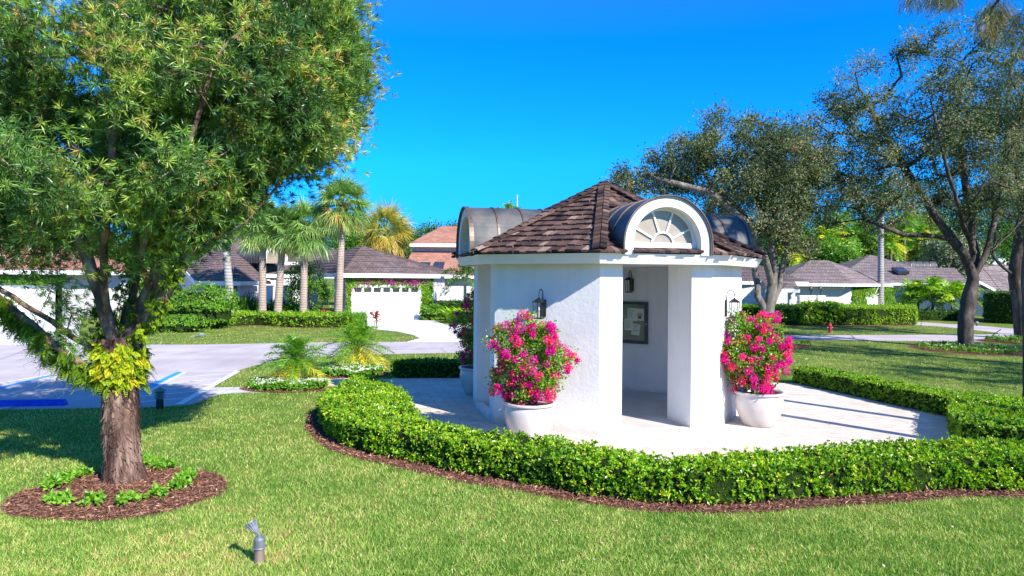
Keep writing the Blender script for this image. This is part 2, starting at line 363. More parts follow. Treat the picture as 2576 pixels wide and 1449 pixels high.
PATIO = [(-3.0, 17.3), (-3.2, 18.75), (1.5, 19.1), (4.5, 19.4), (7.2, 18.35)] + [(p[0] + .2, p[1]) for p in RI] + [(7.9, 11.9), (7.4, 10.3)] + [(p[0], p[1] - .25) for p in HEDGE_IN[::-1]]
sheet('patio', PATIO, .012, M['pavers'])
def offset(poly, d):
    P = np.array(poly); T = np.gradient(P, axis=0); T = unit(T); return [tuple(p) for p in P + d * np.c_[T[:, 1], -T[:, 0]]]
HO = np.array(HEDGE_OUT)
mo = np.array(offset(HEDGE_OUT, .30)); mo += rng.normal(size=mo.shape) * .035
mulch_poly = [tuple(p) for p in mo] + [(9.6, 9.6)] + [tuple(hedge_in_end)] + HEDGE_IN[::-1]
sheet('mulch_bed', mulch_poly, .005, M['mulch'])
MULCH_TREE = smoothpoly([(G(290, 1245)[0] + rx * math.cos(a) * 1.25 + rng.normal() * .05, G(290, 1245)[1] + .1 + math.sin(a) * 1.08 + rng.normal() * .05) for a in np.linspace(0, 2 * math.pi, 16)[:-1] for rx in (1,)], 2)
sheet('mulch_bed', MULCH_TREE, .006, M['mulch'])
def ell(cx, cy, rx, ry, n=14, j=.05): return smoothpoly([(cx + rx * math.cos(a) * (1 + rng.normal() * j), cy + ry * math.sin(a) * (1 + rng.normal() * j)) for a in np.linspace(0, 2 * math.pi, n + 1)[:-1]], 2)
b1 = G(727, 978); b2 = G(890, 942)
BED1 = ell(b1[0], b1[1], 1.16, .62); BED2 = ell(b2[0], b2[1], 1.0, 1.0)
sheet('mulch_bed', BED1, .013, M['mulch']); sheet('mulch_bed', BED2, .006, M['mulch'])
b3 = G(2430, 880); BED3 = ell(b3[0], b3[1], 2.0, 2.4); sheet('mulch_bed', BED3, .006, M['mulch'])
b4 = G(1950, 868); BED4 = ell(b4[0], b4[1], 1.3, 1.6); sheet('mulch_bed', BED4, .006, M['mulch'])
b5 = G(2575, 862); BED5 = ell(b5[0] + .6, b5[1] + .6, 2.4, 1.3); sheet('mulch_bed', BED5, .009, M['mulch'])
hb = g2([(385, 838), (450, 835), (543, 824), (640, 820), (760, 826), (873, 826), (925, 823), (933, 815), (925, 800), (700, 790), (500, 790), (370, 800)])
sheet('mulch_bed', hb, .006, M['mulch'])
hr = g2([(1930, 820), (2110, 821), (2300, 820), (2304, 812), (2270, 800), (1930, 800)])
sheet('mulch_bed', hr, .006, M['mulch'])
NOGRASS = [ROAD, DRIVE_C, DRIVE_L, DRIVE_R, PATH, PATIO, mulch_poly, MULCH_TREE, BED1, BED2, BED3, BED4, BED5, BLOCK, RI + RO[::-1]]

# painted parking marks
M['bluepaint'] = surf('blue_paint', [(.3, (.01, .30, .72)), (.7, (.02, .38, .82))], scale=8, rough=.7, scale2=50)
M['linepaint'] = surf('white_line_paint', [(.3, (.70, .70, .72)), (.7, (.82, .82, .83))], scale=8, rough=.8, scale2=60, amt2=.4)
def line(a, b, wdt, mat, z=.0085, name='parking_line', label=None):
    a = G(*a)[:2]; b = G(*b)[:2]; d = unit(b - a); n = np.array([-d[1], d[0]]) * wdt / 2
    o = sheet(name, [a + n, b + n, b - n, a - n], z, mat, kind='structure'); return o
line((352, 985), (452, 936), .16, M['bluepaint']); line((374, 985), (466, 936.5), .09, M['linepaint'])
line((-60, 990), (132, 944), .14, M['bluepaint']); line((-60, 975), (118, 944.5), .08, M['linepaint'])
line((452, 935), (598, 933.5), .09, M['linepaint'], .0092); line((598, 934), (450, 1018), .16, M['linepaint'], .0096)
line((425, 953), (575, 940), .08, M['linepaint'], .0088); line((400, 968), (560, 952), .08, M['linepaint'], .0088)
line((372, 985), (540, 966), .08, M['linepaint'], .0088); line((352, 998), (512, 983), .08, M['linepaint'], .0088); line((352, 1012), (480, 1001), .08, M['linepaint'], .0088)

# ================================================================ kiosk
KC = np.array([1.92, 14.62]); KR = 2.77; KA = 171.2
AP = KR * math.cos(R_(22.5)); SD = 2 * KR * math.sin(R_(22.5))
def nrm(k): a = R_(KA + 22.5 + 45 * k); return np.array([math.cos(a), math.sin(a)]), np.array([-math.sin(a), math.cos(a)])
def K(k, u, v, h): n, t = nrm(k); p = KC + n * u + t * v; return np.array([p[0], p[1], h])
def Krot(k): return R_(KA + 22.5 + 45 * k)         # local +X -> outward normal
kiosk = thing('kiosk', 'white stucco eight-sided kiosk with shake roof and copper barrel dormers', 'kiosk', (KC[0], KC[1], 0))
def oct_pts(rad): return [tuple(KC + rad * np.array([math.cos(R_(KA + 45 * i)), math.sin(R_(KA + 45 * i))])) for i in range(8)]
FL = .09; WH = 2.98
mb = MB(); mb.prism(oct_pts(KR - .012), 0.0, FL); mb.build('floor', M['floor'], kiosk, world=True)
# threshold steps and walls
TH = {1: .90, 3: .93, 5: .47, 7: .47}
for k in (1, 3, 5, 7):      # solid faces, with the two returns of the neighbouring open faces
    t = TH[k]; m = MB()
    n0, t0 = nrm(k)
    ow = .41                                     # width of the strip of wall standing on each open face
    A = K(k, AP, -SD / 2, 0)[:2]; B = K(k, AP, SD / 2, 0)[:2]
    nl, tl = nrm(k - 1); nr_, tr_ = nrm(k + 1)
    P0 = A - tl * ow; P1 = B + tr_ * (1.05 if k == 3 else ow)  # one hidden return widened on purpose to block sun through the side opening
    dl = (AP - 0) - 0
    # inner corners: walk in along the opening jamb until the inner plane of this face
    def inner(P, n):
        d = 0
        while np.dot(P - n * d - KC, n0) > AP - t and d < 1.05: d += .01
        return P - n * d
    Q0 = inner(P0, nl); Q1 = inner(P1, nr_)
    poly = [A, B, P1, Q1, Q0, P0]
    if k == 1:
        m.prism([tuple(p) for p in poly], .0, WH)
    else: m.prism([tuple(p) for p in poly], .0, WH)
    o = m.build('wall', M['stucco'], kiosk, world=True)
for k in (0, 2, 4, 6):
    m = MB(); hw = SD / 2 - .41
    P = [K(k, AP - .14, -hw, 0)[:2], K(k, AP + .015, -hw, 0)[:2], K(k, AP + .015, hw, 0)[:2], K(k, AP - .14, hw, 0)[:2]]
    m.prism([tuple(p) for p in P], .0, FL + .012); m.build('threshold', M['white'], kiosk, world=True)
# soffit / ceiling, fascia
EH = 2.965; RE = 3.2; ET = 3.15
m = MB(); m.prism(oct_pts(3.06), WH - .005, WH + .03); m.build('soffit', M['soffit'], kiosk, world=True)
lo, hi, lo2 = oct_pts(3.07), oct_pts(3.17), oct_pts(2.99); m = MB()
V = [(p[0], p[1], EH) for p in lo] + [(p[0], p[1], ET - .015) for p in hi] + [(p[0], p[1], EH) for p in lo2] + [(p[0], p[1], ET - .015) for p in lo2]
F = []
for i in range(8):
    j = (i + 1) % 8; F += [(i, j, j + 8, i + 8), (i + 16, j + 16, j, i), (i + 8, j + 8, j + 24, i + 24)]
m.add(V, F); m.build('fascia', M['white'], kiosk, world=True)
# roof: base pyramid and separate split shakes
AH = 4.66; APE = RE * math.cos(R_(22.5)); SL = (AH - ET) / APE
m = MB(); rp = oct_pts(RE - .06); V = [(p[0], p[1], ET - .01) for p in rp] + [(KC[0], KC[1], AH - .03)]
m.add(V, [(i, (i + 1) % 8, 8) for i in range(8)] + [tuple(range(8))[::-1]], .1)
ang = math.atan(SL); slen = math.hypot(APE, AH - ET); EXP = .235; nc = int(slen / EXP)
DR, DS = .80, 3.31        # dormer outer radius and springing height
WR = .60                   # window radius
UF = 2.95                 # dormer front plane
for k in range(8):
    n_, t_ = nrm(k); Rz = rotz(Krot(k))
    for c in range(nc + 1):
        s = c * EXP - .03                    # distance up the slope of the butt edge
        u = APE - s * math.cos(ang); half = u * math.tan(R_(22.5)) + .03
        v = -half + rng.uniform(0, .06)
        while v < half:
            wd = rng.uniform(.10, .19); v1 = min(v + wd, half); wd = v1 - v
            if wd < .03: break
            vc = (v + v1) / 2; L = min(.36, slen - s - .02) if c < nc - 1 else .2
            hh = ET + s * math.sin(ang)
            skip = False
            if k % 2 == 0:
                um = u - .1
                bar = DS + math.sqrt(max(DR ** 2 - vc ** 2, 0)) if abs(vc) < DR else 0
                if abs(vc) < DR - .03 and hh + .05 < bar and not (abs(vc) < WR + .02 and c == 0): skip = True
                if c == 0 and abs(vc) < WR + .02: L = .19
                elif abs(abs(vc) - (WR + DR) / 2) < (DR - WR) / 2 + .0 and hh < DS + .4: skip = True
            if not skip and L > .05:
                th = rng.uniform(.028, .05); j = rng.normal() * .012
                lift = .012 + rng.uniform(0, .006)
                a2 = ang - .045
                # local frame: x outward, y tangent, z up ; box along slope
                c0 = np.array([u, vc, hh]); d = np.array([-math.cos(ang), 0, math.sin(ang)]); nn = np.array([math.sin(ang), 0, math.cos(ang)])
                b0 = c0 - d * (.0 + j); corners = []
                wtop = wd / 2 - .004
                ut = u - L * math.cos(ang); ht = ut * math.tan(R_(22.5)) + .02
                def cl(y, top): return max(-ht, min(ht, y)) if top else y
                for (dy, dd, dz) in ((-1, 0, 0), (1, 0, 0), (1, L, 0), (-1, L, 0), (-1, 0, 1), (1, 0, 1), (1, L, 1), (-1, L, 1)):
                    q = b0 + d * dd + nn * (lift * (1 - dd / max(L, .01)) + (th if dz and dd == 0 else (.006 if dz else 0)) )
                    q[1] = cl(vc + dy * wtop, dd > 0); corners.append(q)
                VV = np.array(corners) @ Rz.T + np.array([KC[0], KC[1], 0])
                m.add(VV, [(0, 1, 2, 3)[::-1], (4, 5, 6, 7), (0, 1, 5, 4), (1, 2, 6, 5), (2, 3, 7, 6), (3, 0, 4, 7)], float(np.clip(rng.normal(.5, .22), 0, 1)))
            v = v1
roof = m.build('roof', M['shake'], kiosk, world=True)
roof.data.polygons.foreach_get  # (kept simple)
# hip ridge shakes
m = MB()
for i in range(8):
    a = R_(KA + 45 * i); d = np.array([math.cos(a), math.sin(a)]); Lr = math.hypot(RE, AH - ET); n_h = 19
    for q in range(n_h):
        s = q / n_h * Lr * .985
        rr = RE * (1 - s / Lr) + .02; hh = ET + (AH - ET) * s / Lr + .045
        for sgn in (-1, 1):
            e = np.array([-d[1], d[0]]) * sgn
            wd = .115; th = .03; L2 = .30
            dd = np.array([-d[0] * RE / Lr, -d[1] * RE / Lr, (AH - ET) / Lr])
            side = np.array([e[0], e[1], -.21]); side /= np.linalg.norm(side); nn = np.cross(side, dd) * sgn; nn = nn if nn[2] > 0 else -nn
            p = np.array([KC[0] + d[0] * rr, KC[1] + d[1] * rr, hh + rng.normal() * .004])
            Vq = []
            for z_, dz in ((0, 0), (1, th)):
                for s_, l_ in ((0, 0), (wd, 0), (wd, L2), (0, L2)):
                    Vq.append(p + side * s_ + dd * l_ + nn * (dz + .03 * (1 - l_ / L2)))
            F = [(3, 2, 1, 0), (4, 5, 6, 7), (0, 1, 5, 4), (1, 2, 6, 5), (2, 3, 7, 6), (3, 0, 4, 7)]
            if sgn < 0: F = [f[::-1] for f in F]
            m.add(Vq, F, float(np.clip(rng.normal(.35, .2), 0, 1)))
m.build('ridge', M['shake'], roof, world=True)

def arc(r, n=24, a0=0, a1=math.pi): return [(r * math.cos(a0 + (a1 - a0) * i / n), r * math.sin(a0 + (a1 - a0) * i / n)) for i in range(n + 1)]
def ring_prism(mb, k, outer, inner, u0, u1, leg=None, t=.5):
    """band between two profile curves [(v,h)] in the face plane, from u0 to u1"""
    n = len(outer); V = [K(k, u, v, h) for u in (u0, u1) for cur in (outer, inner) for v, h in cur]; F = []
    for i in range(n - 1):
        F += [(2 * n + i, 2 * n + i + 1, 3 * n + i + 1, 3 * n + i), (i, n + i, n + i + 1, i + 1), (i, i + 1, 2 * n + i + 1, 2 * n + i), (n + i, 3 * n + i, 3 * n + i + 1, n + i + 1)]
    F += [(0, 2 * n, 3 * n, n), (n - 1, 2 * n - 1, 4 * n - 1, 3 * n - 1)]
    mb.add(V, F, t)
for k in (0, 2, 4, 6):
    # barrel vault of metal sheet
    up = arc(DR, 28); prof = [(DR, ET - .03)] + [(v, h + DS) for v, h in up] + [(-DR, ET - .03)]
    profi = [(DR - .02, ET - .03)] + [(v * (DR - .02) / DR, h * (DR - .02) / DR + DS) for v, h in up] + [(-DR + .02, ET - .03)]
    dm = MB(); ring_prism(dm, k, prof, profi, .95, UF + .03); dorm = dm.build('dormer', M['copper'], kiosk, world=True, smooth=False)
    s_ = MB()
    for u in (UF + .0, 2.42, 1.9, 1.42):
        a = [(v * (DR + .018) / DR, h) for v, h in prof]; a = [(DR + .018, ET - .03)] + [(v * (DR + .018) / DR, h * (DR + .018) / DR + DS) for v, h in up] + [(-DR - .018, ET - .03)]
        ring_prism(s_, k, a, prof, u - (.02 if u < UF else .04), u + (.02 if u < UF else .045))
    s_.build('seam', M['seam'], dorm, world=True)
    # white arch band
    inn = [(WR + .02, ET - .03)] + [(v * (WR + .02) / DR, h * (WR + .02) / DR + DS) for v, h in up] + [(-WR - .02, ET - .03)]
    out_ = [(DR - .022, ET - .03)] + [(v * (DR - .022) / DR, h * (DR - .022) / DR + DS) for v, h in up] + [(-DR + .022, ET - .03)]
    am = MB(); ring_prism(am, k, out_, inn, UF - .26, UF - .005); am.build('arch', M['stucco'], dorm, world=True)
    # fan window
    ws = UF - .235; wb = DS - .035
    pm = MB(); n = 24; pts = [(v * WR / DR, h * WR / DR + DS) for v, h in up]
    V = [K(k, ws, v, h) for v, h in pts] + [K(k, ws - .015, v, h) for v, h in pts]
    pm.add(V, [tuple(range(len(pts))), tuple(range(len(pts), 2 * len(pts)))[::-1]]); win = pm.build('window', M['frost'], dorm, world=True)
    fm = MB(); f0 = [(v * (WR + .03) / DR, h * (WR + .03) / DR + DS) for v, h in up]; f1 = [(v * (WR - .03) / DR, h * (WR - .03) / DR + DS) for v, h in up]
    ring_prism(fm, k, f0, f1, ws - .02, ws + .045)
    f0 = [(v * .215 / DR, h * .215 / DR + DS) for v, h in up]; f1 = [(v * .185 / DR, h * .185 / DR + DS) for v, h in up]
    ring_prism(fm, k, f0, f1, ws + .003, ws + .035)
    for a in (28, 71, 109, 152):
        a = R_(a); d = np.array([math.cos(a), math.sin(a)]); e = np.array([-d[1], d[0]]) * .014
        q = [d * .205 - e, d * (WR - .02) - e, d * (WR - .02) + e, d * .205 + e]
        V = [K(k, u, v, h + DS) for u in (ws + .003, ws + .031) for v, h in q]; fm.add(V, [(3, 2, 1, 0), (4, 5, 6, 7), (0, 1, 5, 4), (1, 2, 6, 5), (2, 3, 7, 6), (3, 0, 4, 7)])
    q = [(-WR - .015, wb - .03), (WR + .015, wb - .03), (WR + .015, wb + .055), (-WR - .015, wb + .055)]
    V = [K(k, u, v, h) for u in (ws - .01, ws + .06) for v, h in q]; fm.add(V, [(3, 2, 1, 0), (4, 5, 6, 7), (0, 1, 5, 4), (1, 2, 6, 5), (2, 3, 7, 6), (3, 0, 4, 7)])
    fm.build('window_frame', M['white'], dorm, world=True)

# lanterns ------------------------------------------------------------------
def lantern(loc, rz, label, s=1.0):
    """local +X points away from the wall; loc = wall point at lamp body centre height"""
    t = thing('wall_lantern', label, 'lantern', loc, rz, 'black hook wall lanterns on the kiosk')
    m = MB(); m.box((.012, 0, -.02), (.02, .11, .30)); m.build('back_plate', M['black'], t)
    X0 = .17
    pts = [(.02, 0, .07), (.06, 0, .12)] + [(.10 + (.0), 0, .12)]
    arcp = [(.02, 0, .05), (.03, 0, .20)] + [(.03 + .07 * (1 - math.cos(a)), 0, .23 + .085 * math.sin(a)) for a in np.linspace(.2, math.pi, 10)] + [(X0, 0, .19)]
    m = MB(); m.tube(arcp, .0085, 7); m.lathe([(.018, .16), (.018, .175)], (X0, 0, 0), 8); m.build('hook', M['black'], t, smooth=False)
    m = MB(); m.lathe([(.125, .085), (.118, .10), (.05, .145), (.022, .155), (.018, .17)], (X0, 0, 0), 4, phase=math.pi / 4); m.build('cap', M['black'], t)
    m = MB(); m.lathe([(.085, -.205), (.09, -.20), (.085, -.18)], (X0, 0, 0), 4, phase=math.pi / 4); m.build('base', M['black'], t)
    m = MB()
    for i in range(4):
        a = math.pi / 4 + i * math.pi / 2; m.tube([(X0 + .08 * math.cos(a), .08 * math.sin(a), -.19), (X0 + .112 * math.cos(a), .112 * math.sin(a), .09)], .0075, 6)
    m.build('frame', M['black'], t)
    m = MB(); m.lathe([(.074, -.185), (.104, .088)], (X0, 0, 0), 4, phase=math.pi / 4); m.build('glass', M['glass'], t)
    m = MB(); m.lathe([(.012, -.18), (.012, -.08)], (X0, 0, 0), 8); m.lathe([(.008, -.08), (.02, -.05), (.014, -.01), (.002, .01)], (X0, 0, 0), 8); m.build('bulb', M['ceramic'], t)
    return t
l0 = K(1, AP, 0, 0)
def wall_v(k, X, z=None):          # lateral position on face k seen at image column X
    best = min(np.linspace(-1.3, 1.3, 261), key=lambda v: abs(proj(K(k, AP, v, 1.5))[0] - X)); return best
def proj(p):
    x = 1287.5 + p[0] * FP / p[1]; y = HY - (p[2] - CH) * FP / p[1]
    c, s = math.cos(ROLL), math.sin(ROLL); x -= 1287.5; y -= 724.5; return x * c - y * s + 1287.5, x * s + y * c + 724.5
v = wall_v(1, 1366); p = K(1, AP, v, 0); p[2] = H(1357, 772, p[1])[2]; lantern(p, Krot(1), 'black glass lantern on the shaded white wall above the left potted bougainvillea')
v = wall_v(3, 1823); p = K(3, AP, v, 0); p[2] = H(1830, 772, p[1])[2]; lantern(p, Krot(3), 'black lantern on the sunlit wall above the right potted bougainvillea')
# board and lanterns inside, on the inner plane of the back right wall
n5, t5 = nrm(5); U5 = AP - .47
def inner_pt(X, Y, off=0.0):
    best = min(np.linspace(-1.6, 1.6, 321), key=lambda v: abs(proj(K(5, U5 - off, v, 1.5))[0] - X)); q = K(5, U5 - off, best, 0); q[2] = H(X, Y, q[1])[2]; return q, best
q, vb = inner_pt(1588, 714); lantern(q, Krot(5) + math.pi, 'black lantern inside the kiosk directly above the notice board')
# second inner lantern, half hidden behind the jamb
q2 = K(3, AP - .93 - .003, 1.0, 0); q2, v2 = inner_pt(1708, 722)
lantern(K(5, U5, v2, q2[2]), Krot(5) + math.pi, 'black lantern inside the kiosk half hidden behind the right jamb')
qb, vb2 = inner_pt(1588, 811); bw, bh = .84, .98; ct = qb
board = thing('notice_board', 'dark framed glass notice board with pinned white papers inside the kiosk', 'notice board', (ct[0], ct[1], ct[2]), Krot(5) + math.pi)
m = MB()
for (y, z, dy, dz) in ((0, bh / 2 - .035, bw, .07), (0, -bh / 2 + .035, bw, .07), (-bw / 2 + .035, 0, .07, bh - .14), (bw / 2 - .035, 0, .07, bh - .14)): m.box((.035, y, z), (.07, dy, dz))
m.build('frame', M['boardframe'], board)
m = MB(); m.box((.012, 0, 0), (.02, bw - .15, bh - .15)); bk = m.build('back_panel', M['boardback'], board)
# local +Y of the board runs to the viewer's right or left: papers placed by viewer-right = +Y (seen from inside)
def paper(y, z, wd, hg, rot, red=False, cx=.028):
    m = MB(); m.box((cx, y, z), (.002, wd, hg), M=rotx(rot)); o = m.build('paper', M['paper'], board)
    m = MB(); nl = int(hg / .022) - 3
    for i in range(nl):
        lw = wd * rng.uniform(.35, .78) if not red else wd * .7
        zz = hg / 2 - .035 - i * .022
        if red and (i < 3 or i > 6): continue
        vv = rotx(rot) @ np.array([0, (-(wd * .8 - lw) / 2 if not red else 0), zz]); m.box((cx + .0022, y + vv[1] * yl, z + vv[2]), (.001, lw, .006 if not red else .012), M=rotx(rot))
    m.build('text', M['redink'] if red else M['ink'], o)
    if red:
        m = MB(); m.box((cx + .0022, y, z - hg * .22), (.001, wd * .4, hg * .26)); m.build('picture', M['soil'], o)
yl = 1
paper(.02, .19, .215, .30, 0); paper(.215, .19, .205, .28, 0, True); paper(-.06, -.05, .205, .27, .02, cx=.032); paper(.12, -.16, .2, .26, -.12)
m = MB(); m.box((.045, 0, 0), (.006, bw - .16, bh - .16)); m.build('glass', M['glass'], board)
m = MB(); m.lathe([(.012, 0), (.012, .012)], (0, 0, 0), 10, M=roty(R_(90))); o = m.build('lock', M['white'], board); o.location = (.07, bw / 2 - .035, -.02)

# pots and bougainvilleas ----------------------------------------------------
M['bougleaf'] = leafmat('bougainvillea_leaf', [(0, (.06, .16, .008)), (.5, (.15, .33, .015)), (.85, (.32, .46, .03)), (1, (.50, .46, .05))], rough=.4, transl=.35)
M['bract'] = leafmat('magenta_bract', [(0, (.66, .008, .30)), (.5, (.78, .012, .42)), (.66, (.82, .02, .16)), (.82, (.82, .05, .03)), (1, (.85, .08, .55))], rough=.55, transl=.35, spec=.2)
def pot(loc, label, R=.44, hgt=.63):
    t = thing('plant_pot', label, 'pot', loc, 0, 'white glazed planter bowls around the kiosk')
    m = MB(); m.lathe([(R * .60, 0), (R * .66, .02), (R * .80, hgt * .25), (R * .93, hgt * .5), (R * .965, hgt * .72), (R * .93, hgt * .88), (R * .90, hgt * .915), (R * .99, hgt * .93), (R, hgt * .965), (R * .985, hgt), (R * .90, hgt), (R * .87, hgt * .94), (R * .87, hgt * .85)], k=56)
    m.build('bowl', M['ceramic'], t, smooth=True)
    m = MB(); m.lathe([(R * .868, hgt * .86), (R * .868, hgt * .885)], k=32); m.build('soil', M['soil'], t)
    return t
def bougain(loc, cz, rx, ry, rz_, label, seed=1, nst=5, dens=1.0, lean=(0, 0)):
    r = np.random.default_rng(seed); t = thing('bougainvillea', label, 'potted shrub', loc, 0, 'bougainvilleas in pots around the kiosk')
    base = np.array([0, 0, .0])
    m = MB(); cl = []
    n = int(150 * dens)
    D = rdir(n, r); D[:, 2] *= 1; rad = r.uniform(.35, 1.0, n) ** .6
    lump = 1 + .27 * np.sin(D[:, 0] * 5 + seed) * np.cos(D[:, 2] * 6 + seed * 2)
    C = D * (rad * lump)[:, None] * np.array([rx, ry, rz_]) + np.array([lean[0], lean[1], cz])
    for i in range(nst):
        a = r.uniform(0, 6.28); tp = C[r.integers(n)] * .7 + np.array([0, 0, cz]) * .3
        b = np.array([.06 * math.cos(a), .06 * math.sin(a), 0]); mid = (b + tp) / 2 + r.normal(size=3) * .05
        m.tube([b, mid * np.array([.6, .6, 1]), tp], [.02, .014, .006], 6)
    for x_ in (-.09, .1): m.box((x_, -.04, .25), (.035, .02, .75), rz=.2)
    m.build('stem', M['wood'], t)
    Vs, Fs, k = [], [], 0
    per = 75; A = unit(C - np.array([lean[0], lean[1], cz - .3])); V, F, idx = [], [], []
    P = np.repeat(C, per, axis=0) + r.normal(size=(n * per, 3)) * .075
    Dd = unit(np.repeat(A, per, axis=0) * .5 + rdir(n * per, r)); Dd[:, 2] -= .25; Dd = unit(Dd)
    V, F = leafquads(P, Dd, r.uniform(.035, .062, n * per), r.uniform(.026, .042, n * per), r=r)
    npmesh('foliage', V, F, M['bougleaf'], t, tint=np.clip(np.repeat(r.uniform(.15, .75, n), per) + r.normal(size=n * per) * .15, 0, 1))
    # bract clusters on the outside
    nb = int(122 * dens); Db = rdir(nb * 3, r); Db = Db[(Db[:, 1] < .55)][:nb]; nb = len(Db)
    lump = 1 + .27 * np.sin(Db[:, 0] * 5 + seed) * np.cos(Db[:, 2] * 6 + seed * 2)
    Cb = Db * (lump * r.uniform(.88, 1.1, nb))[:, None] * np.array([rx, ry, rz_]) + np.array([lean[0], lean[1], cz])
    pb = 120; rad = np.repeat(r.uniform(.035, .105, nb), pb)[:, None]
    Pq = np.repeat(Cb, pb, axis=0) + rdir(nb * pb, r) * rad * r.uniform(.5, 1, (nb * pb, 1))
    V, F = leafquads(Pq, rdir(nb * pb, r), r.uniform(.022, .038, nb * pb), r.uniform(.02, .032, nb * pb), r=r)
    npmesh('bracts', V, F, M['bract'], t, tint=np.clip(np.repeat(r.uniform(0, 1, nb) ** 1.05, pb) + r.normal(size=nb * pb) * .12, 0, 1))
    return t
pl = K(1, AP + .52, wall_v(1, 1326), 0); pl = H(1332, 1010, 11.75); pl = np.array([pl[0], 11.75, .012])
pot(pl, 'white glazed pot against the left kiosk wall behind the hedge')
bougain(pl + np.array([0, 0, .53]), .78, .60, .50, .70, 'magenta bougainvillea in the pot at the left kiosk wall', 3)
pr = H(1909, 1000, 13.05); pr = np.array([pr[0], 13.05, .012])
pot(pr, 'white glazed pot on the sunny paving right of the kiosk', R=.45)
bougain(pr + np.array([0, 0, .53]), .82, .64, .5, .74, 'tall red and pink bougainvillea in the right hand pot', 8, dens=1.15, lean=(-.10, 0))
pk = H(1195, 960, 16.3); pk = np.array([pk[0] + .06, 16.3, .012])
pot(pk, 'shaded glazed pot behind the left corner of the kiosk')
bougain(pk + np.array([0, 0, .53]), .95, .50, .5, .8, 'dark magenta bougainvillea in shade behind the left kiosk corner', 12)
# ================================================================ vegetation
M['bark'] = surf('oak_bark', [(.3, (.035, .03, .027)), (.55, (.095, .08, .07)), (.75, (.22, .19, .165))], scale=4, detail=9, rough=.95, bstr=.8, bscale=14, bdist=.04, mapscale=(1, 1, .35), spec=.1)
M['palebark'] = surf('pale_bark', [(.3, (.09, .075, .065)), (.6, (.20, .18, .16)), (.8, (.38, .35, .32))], scale=5, detail=9, rough=.95, bstr=.5, bscale=12, bdist=.03, mapscale=(1, 1, .5), spec=.1)
M['redbark'] = surf('stringy_bark', [(.25, (.05, .028, .022)), (.46, (.10, .058, .045)), (.6, (.25, .16, .125)), (.8, (.48, .37, .30))], scale=9, detail=10, rough=.95, bstr=1.0, bscale=16, bdist=.05, mapscale=(1, 1, .16), spec=.1, scale2=2.0, amt2=.6)
M['limb'] = surf('podocarpus_limb', [(.3, (.06, .036, .026)), (.48, (.18, .11, .08)), (.62, (.33, .23, .17)), (.76, (.52, .48, .41))], scale=5, detail=9, rough=.95, bstr=.8, bscale=18, bdist=.03, mapscale=(1, 1, .4), spec=.1)
M['podo'] = leafmat('podocarpus_leaf', [(0, (.04, .11, .03)), (.35, (.09, .21, .05)), (.62, (.20, .38, .06)), (.88, (.42, .56, .09)), (.97, (.60, .56, .14)), (1, (.50, .30, .10))], rough=.35, transl=.3, big=.8)
M['oakleaf'] = leafmat('oak_leaf', [(0, (.035, .06, .026)), (.4, (.10, .145, .06)), (.75, (.22, .28, .13)), (.9, (.36, .35, .23)), (1, (.36, .25, .17))], rough=.5, transl=.3, spec=.25, big=.5)
M['darkleaf'] = leafmat('dark_leaf', [(0, (.02, .07, .010)), (.5, (.055, .16, .018)), (1, (.14, .27, .03))], rough=.45, transl=.25, big=.3)
M['brightleaf'] = leafmat('bright_leaf', [(0, (.05, .17, .010)), (.5, (.13, .33, .020)), (1, (.28, .48, .045))], rough=.4, transl=.35, big=.5)
M['yellowleaf'] = leafmat('yellow_green_leaf', [(0, (.07, .15, .02)), (.5, (.20, .30, .045)), (1, (.42, .42, .07))], rough=.5, transl=.35, big=.5)
M['hedgeleaf'] = leafmat('hedge_leaf', [(0, (.05, .17, .006)), (.4, (.15, .36, .012)), (.75, (.33, .55, .025)), (.95, (.52, .64, .05)), (.985, (.68, .50, .04)), (1, (.7, .25, .03))], rough=.3, transl=.32, spec=.5, big=1.2)
M['hedgecore'] = surf('hedge_core', [(.3, (.010, .022, .006)), (.6, (.03, .055, .012)), (.8, (.06, .045, .025))], scale=22, detail=6, rough=.95, bstr=1, bscale=40, bdist=.04, spec=.05)
M['fern'] = leafmat('fern_frond', [(0, (.06, .14, .01)), (.4, (.22, .36, .012)), (.75, (.48, .56, .02)), (.93, (.72, .60, .03)), (1, (.75, .33, .03))], rough=.5, transl=.4, spec=.25)
M['fan'] = leafmat('fan_palm_frond', [(0, (.08, .18, .04)), (.4, (.18, .34, .07)), (.7, (.33, .48, .14)), (.9, (.52, .54, .16)), (1, (.55, .34, .10))], rough=.4, transl=.3, spec=.5)
M['fanyellow'] = leafmat('yellowing_palm_frond', [(0, (.10, .15, .03)), (.35, (.26, .31, .06)), (.7, (.52, .46, .08)), (1, (.62, .36, .08))], rough=.45, transl=.35)
M['feather'] = leafmat('feather_palm_frond', [(0, (.06, .20, .01)), (.4, (.16, .38, .018)), (.75, (.34, .54, .03)), (.9, (.68, .62, .03)), (1, (.9, .62, .02))], rough=.38, transl=.35)
M['boot'] = surf('palm_boots', [(.3, (.05, .02, .01)), (.6, (.16, .07, .03)), (.8, (.26, .13, .06))], scale=10, rough=.95, bstr=1, bscale=20, bdist=.04, mapscale=(1, 1, .5))
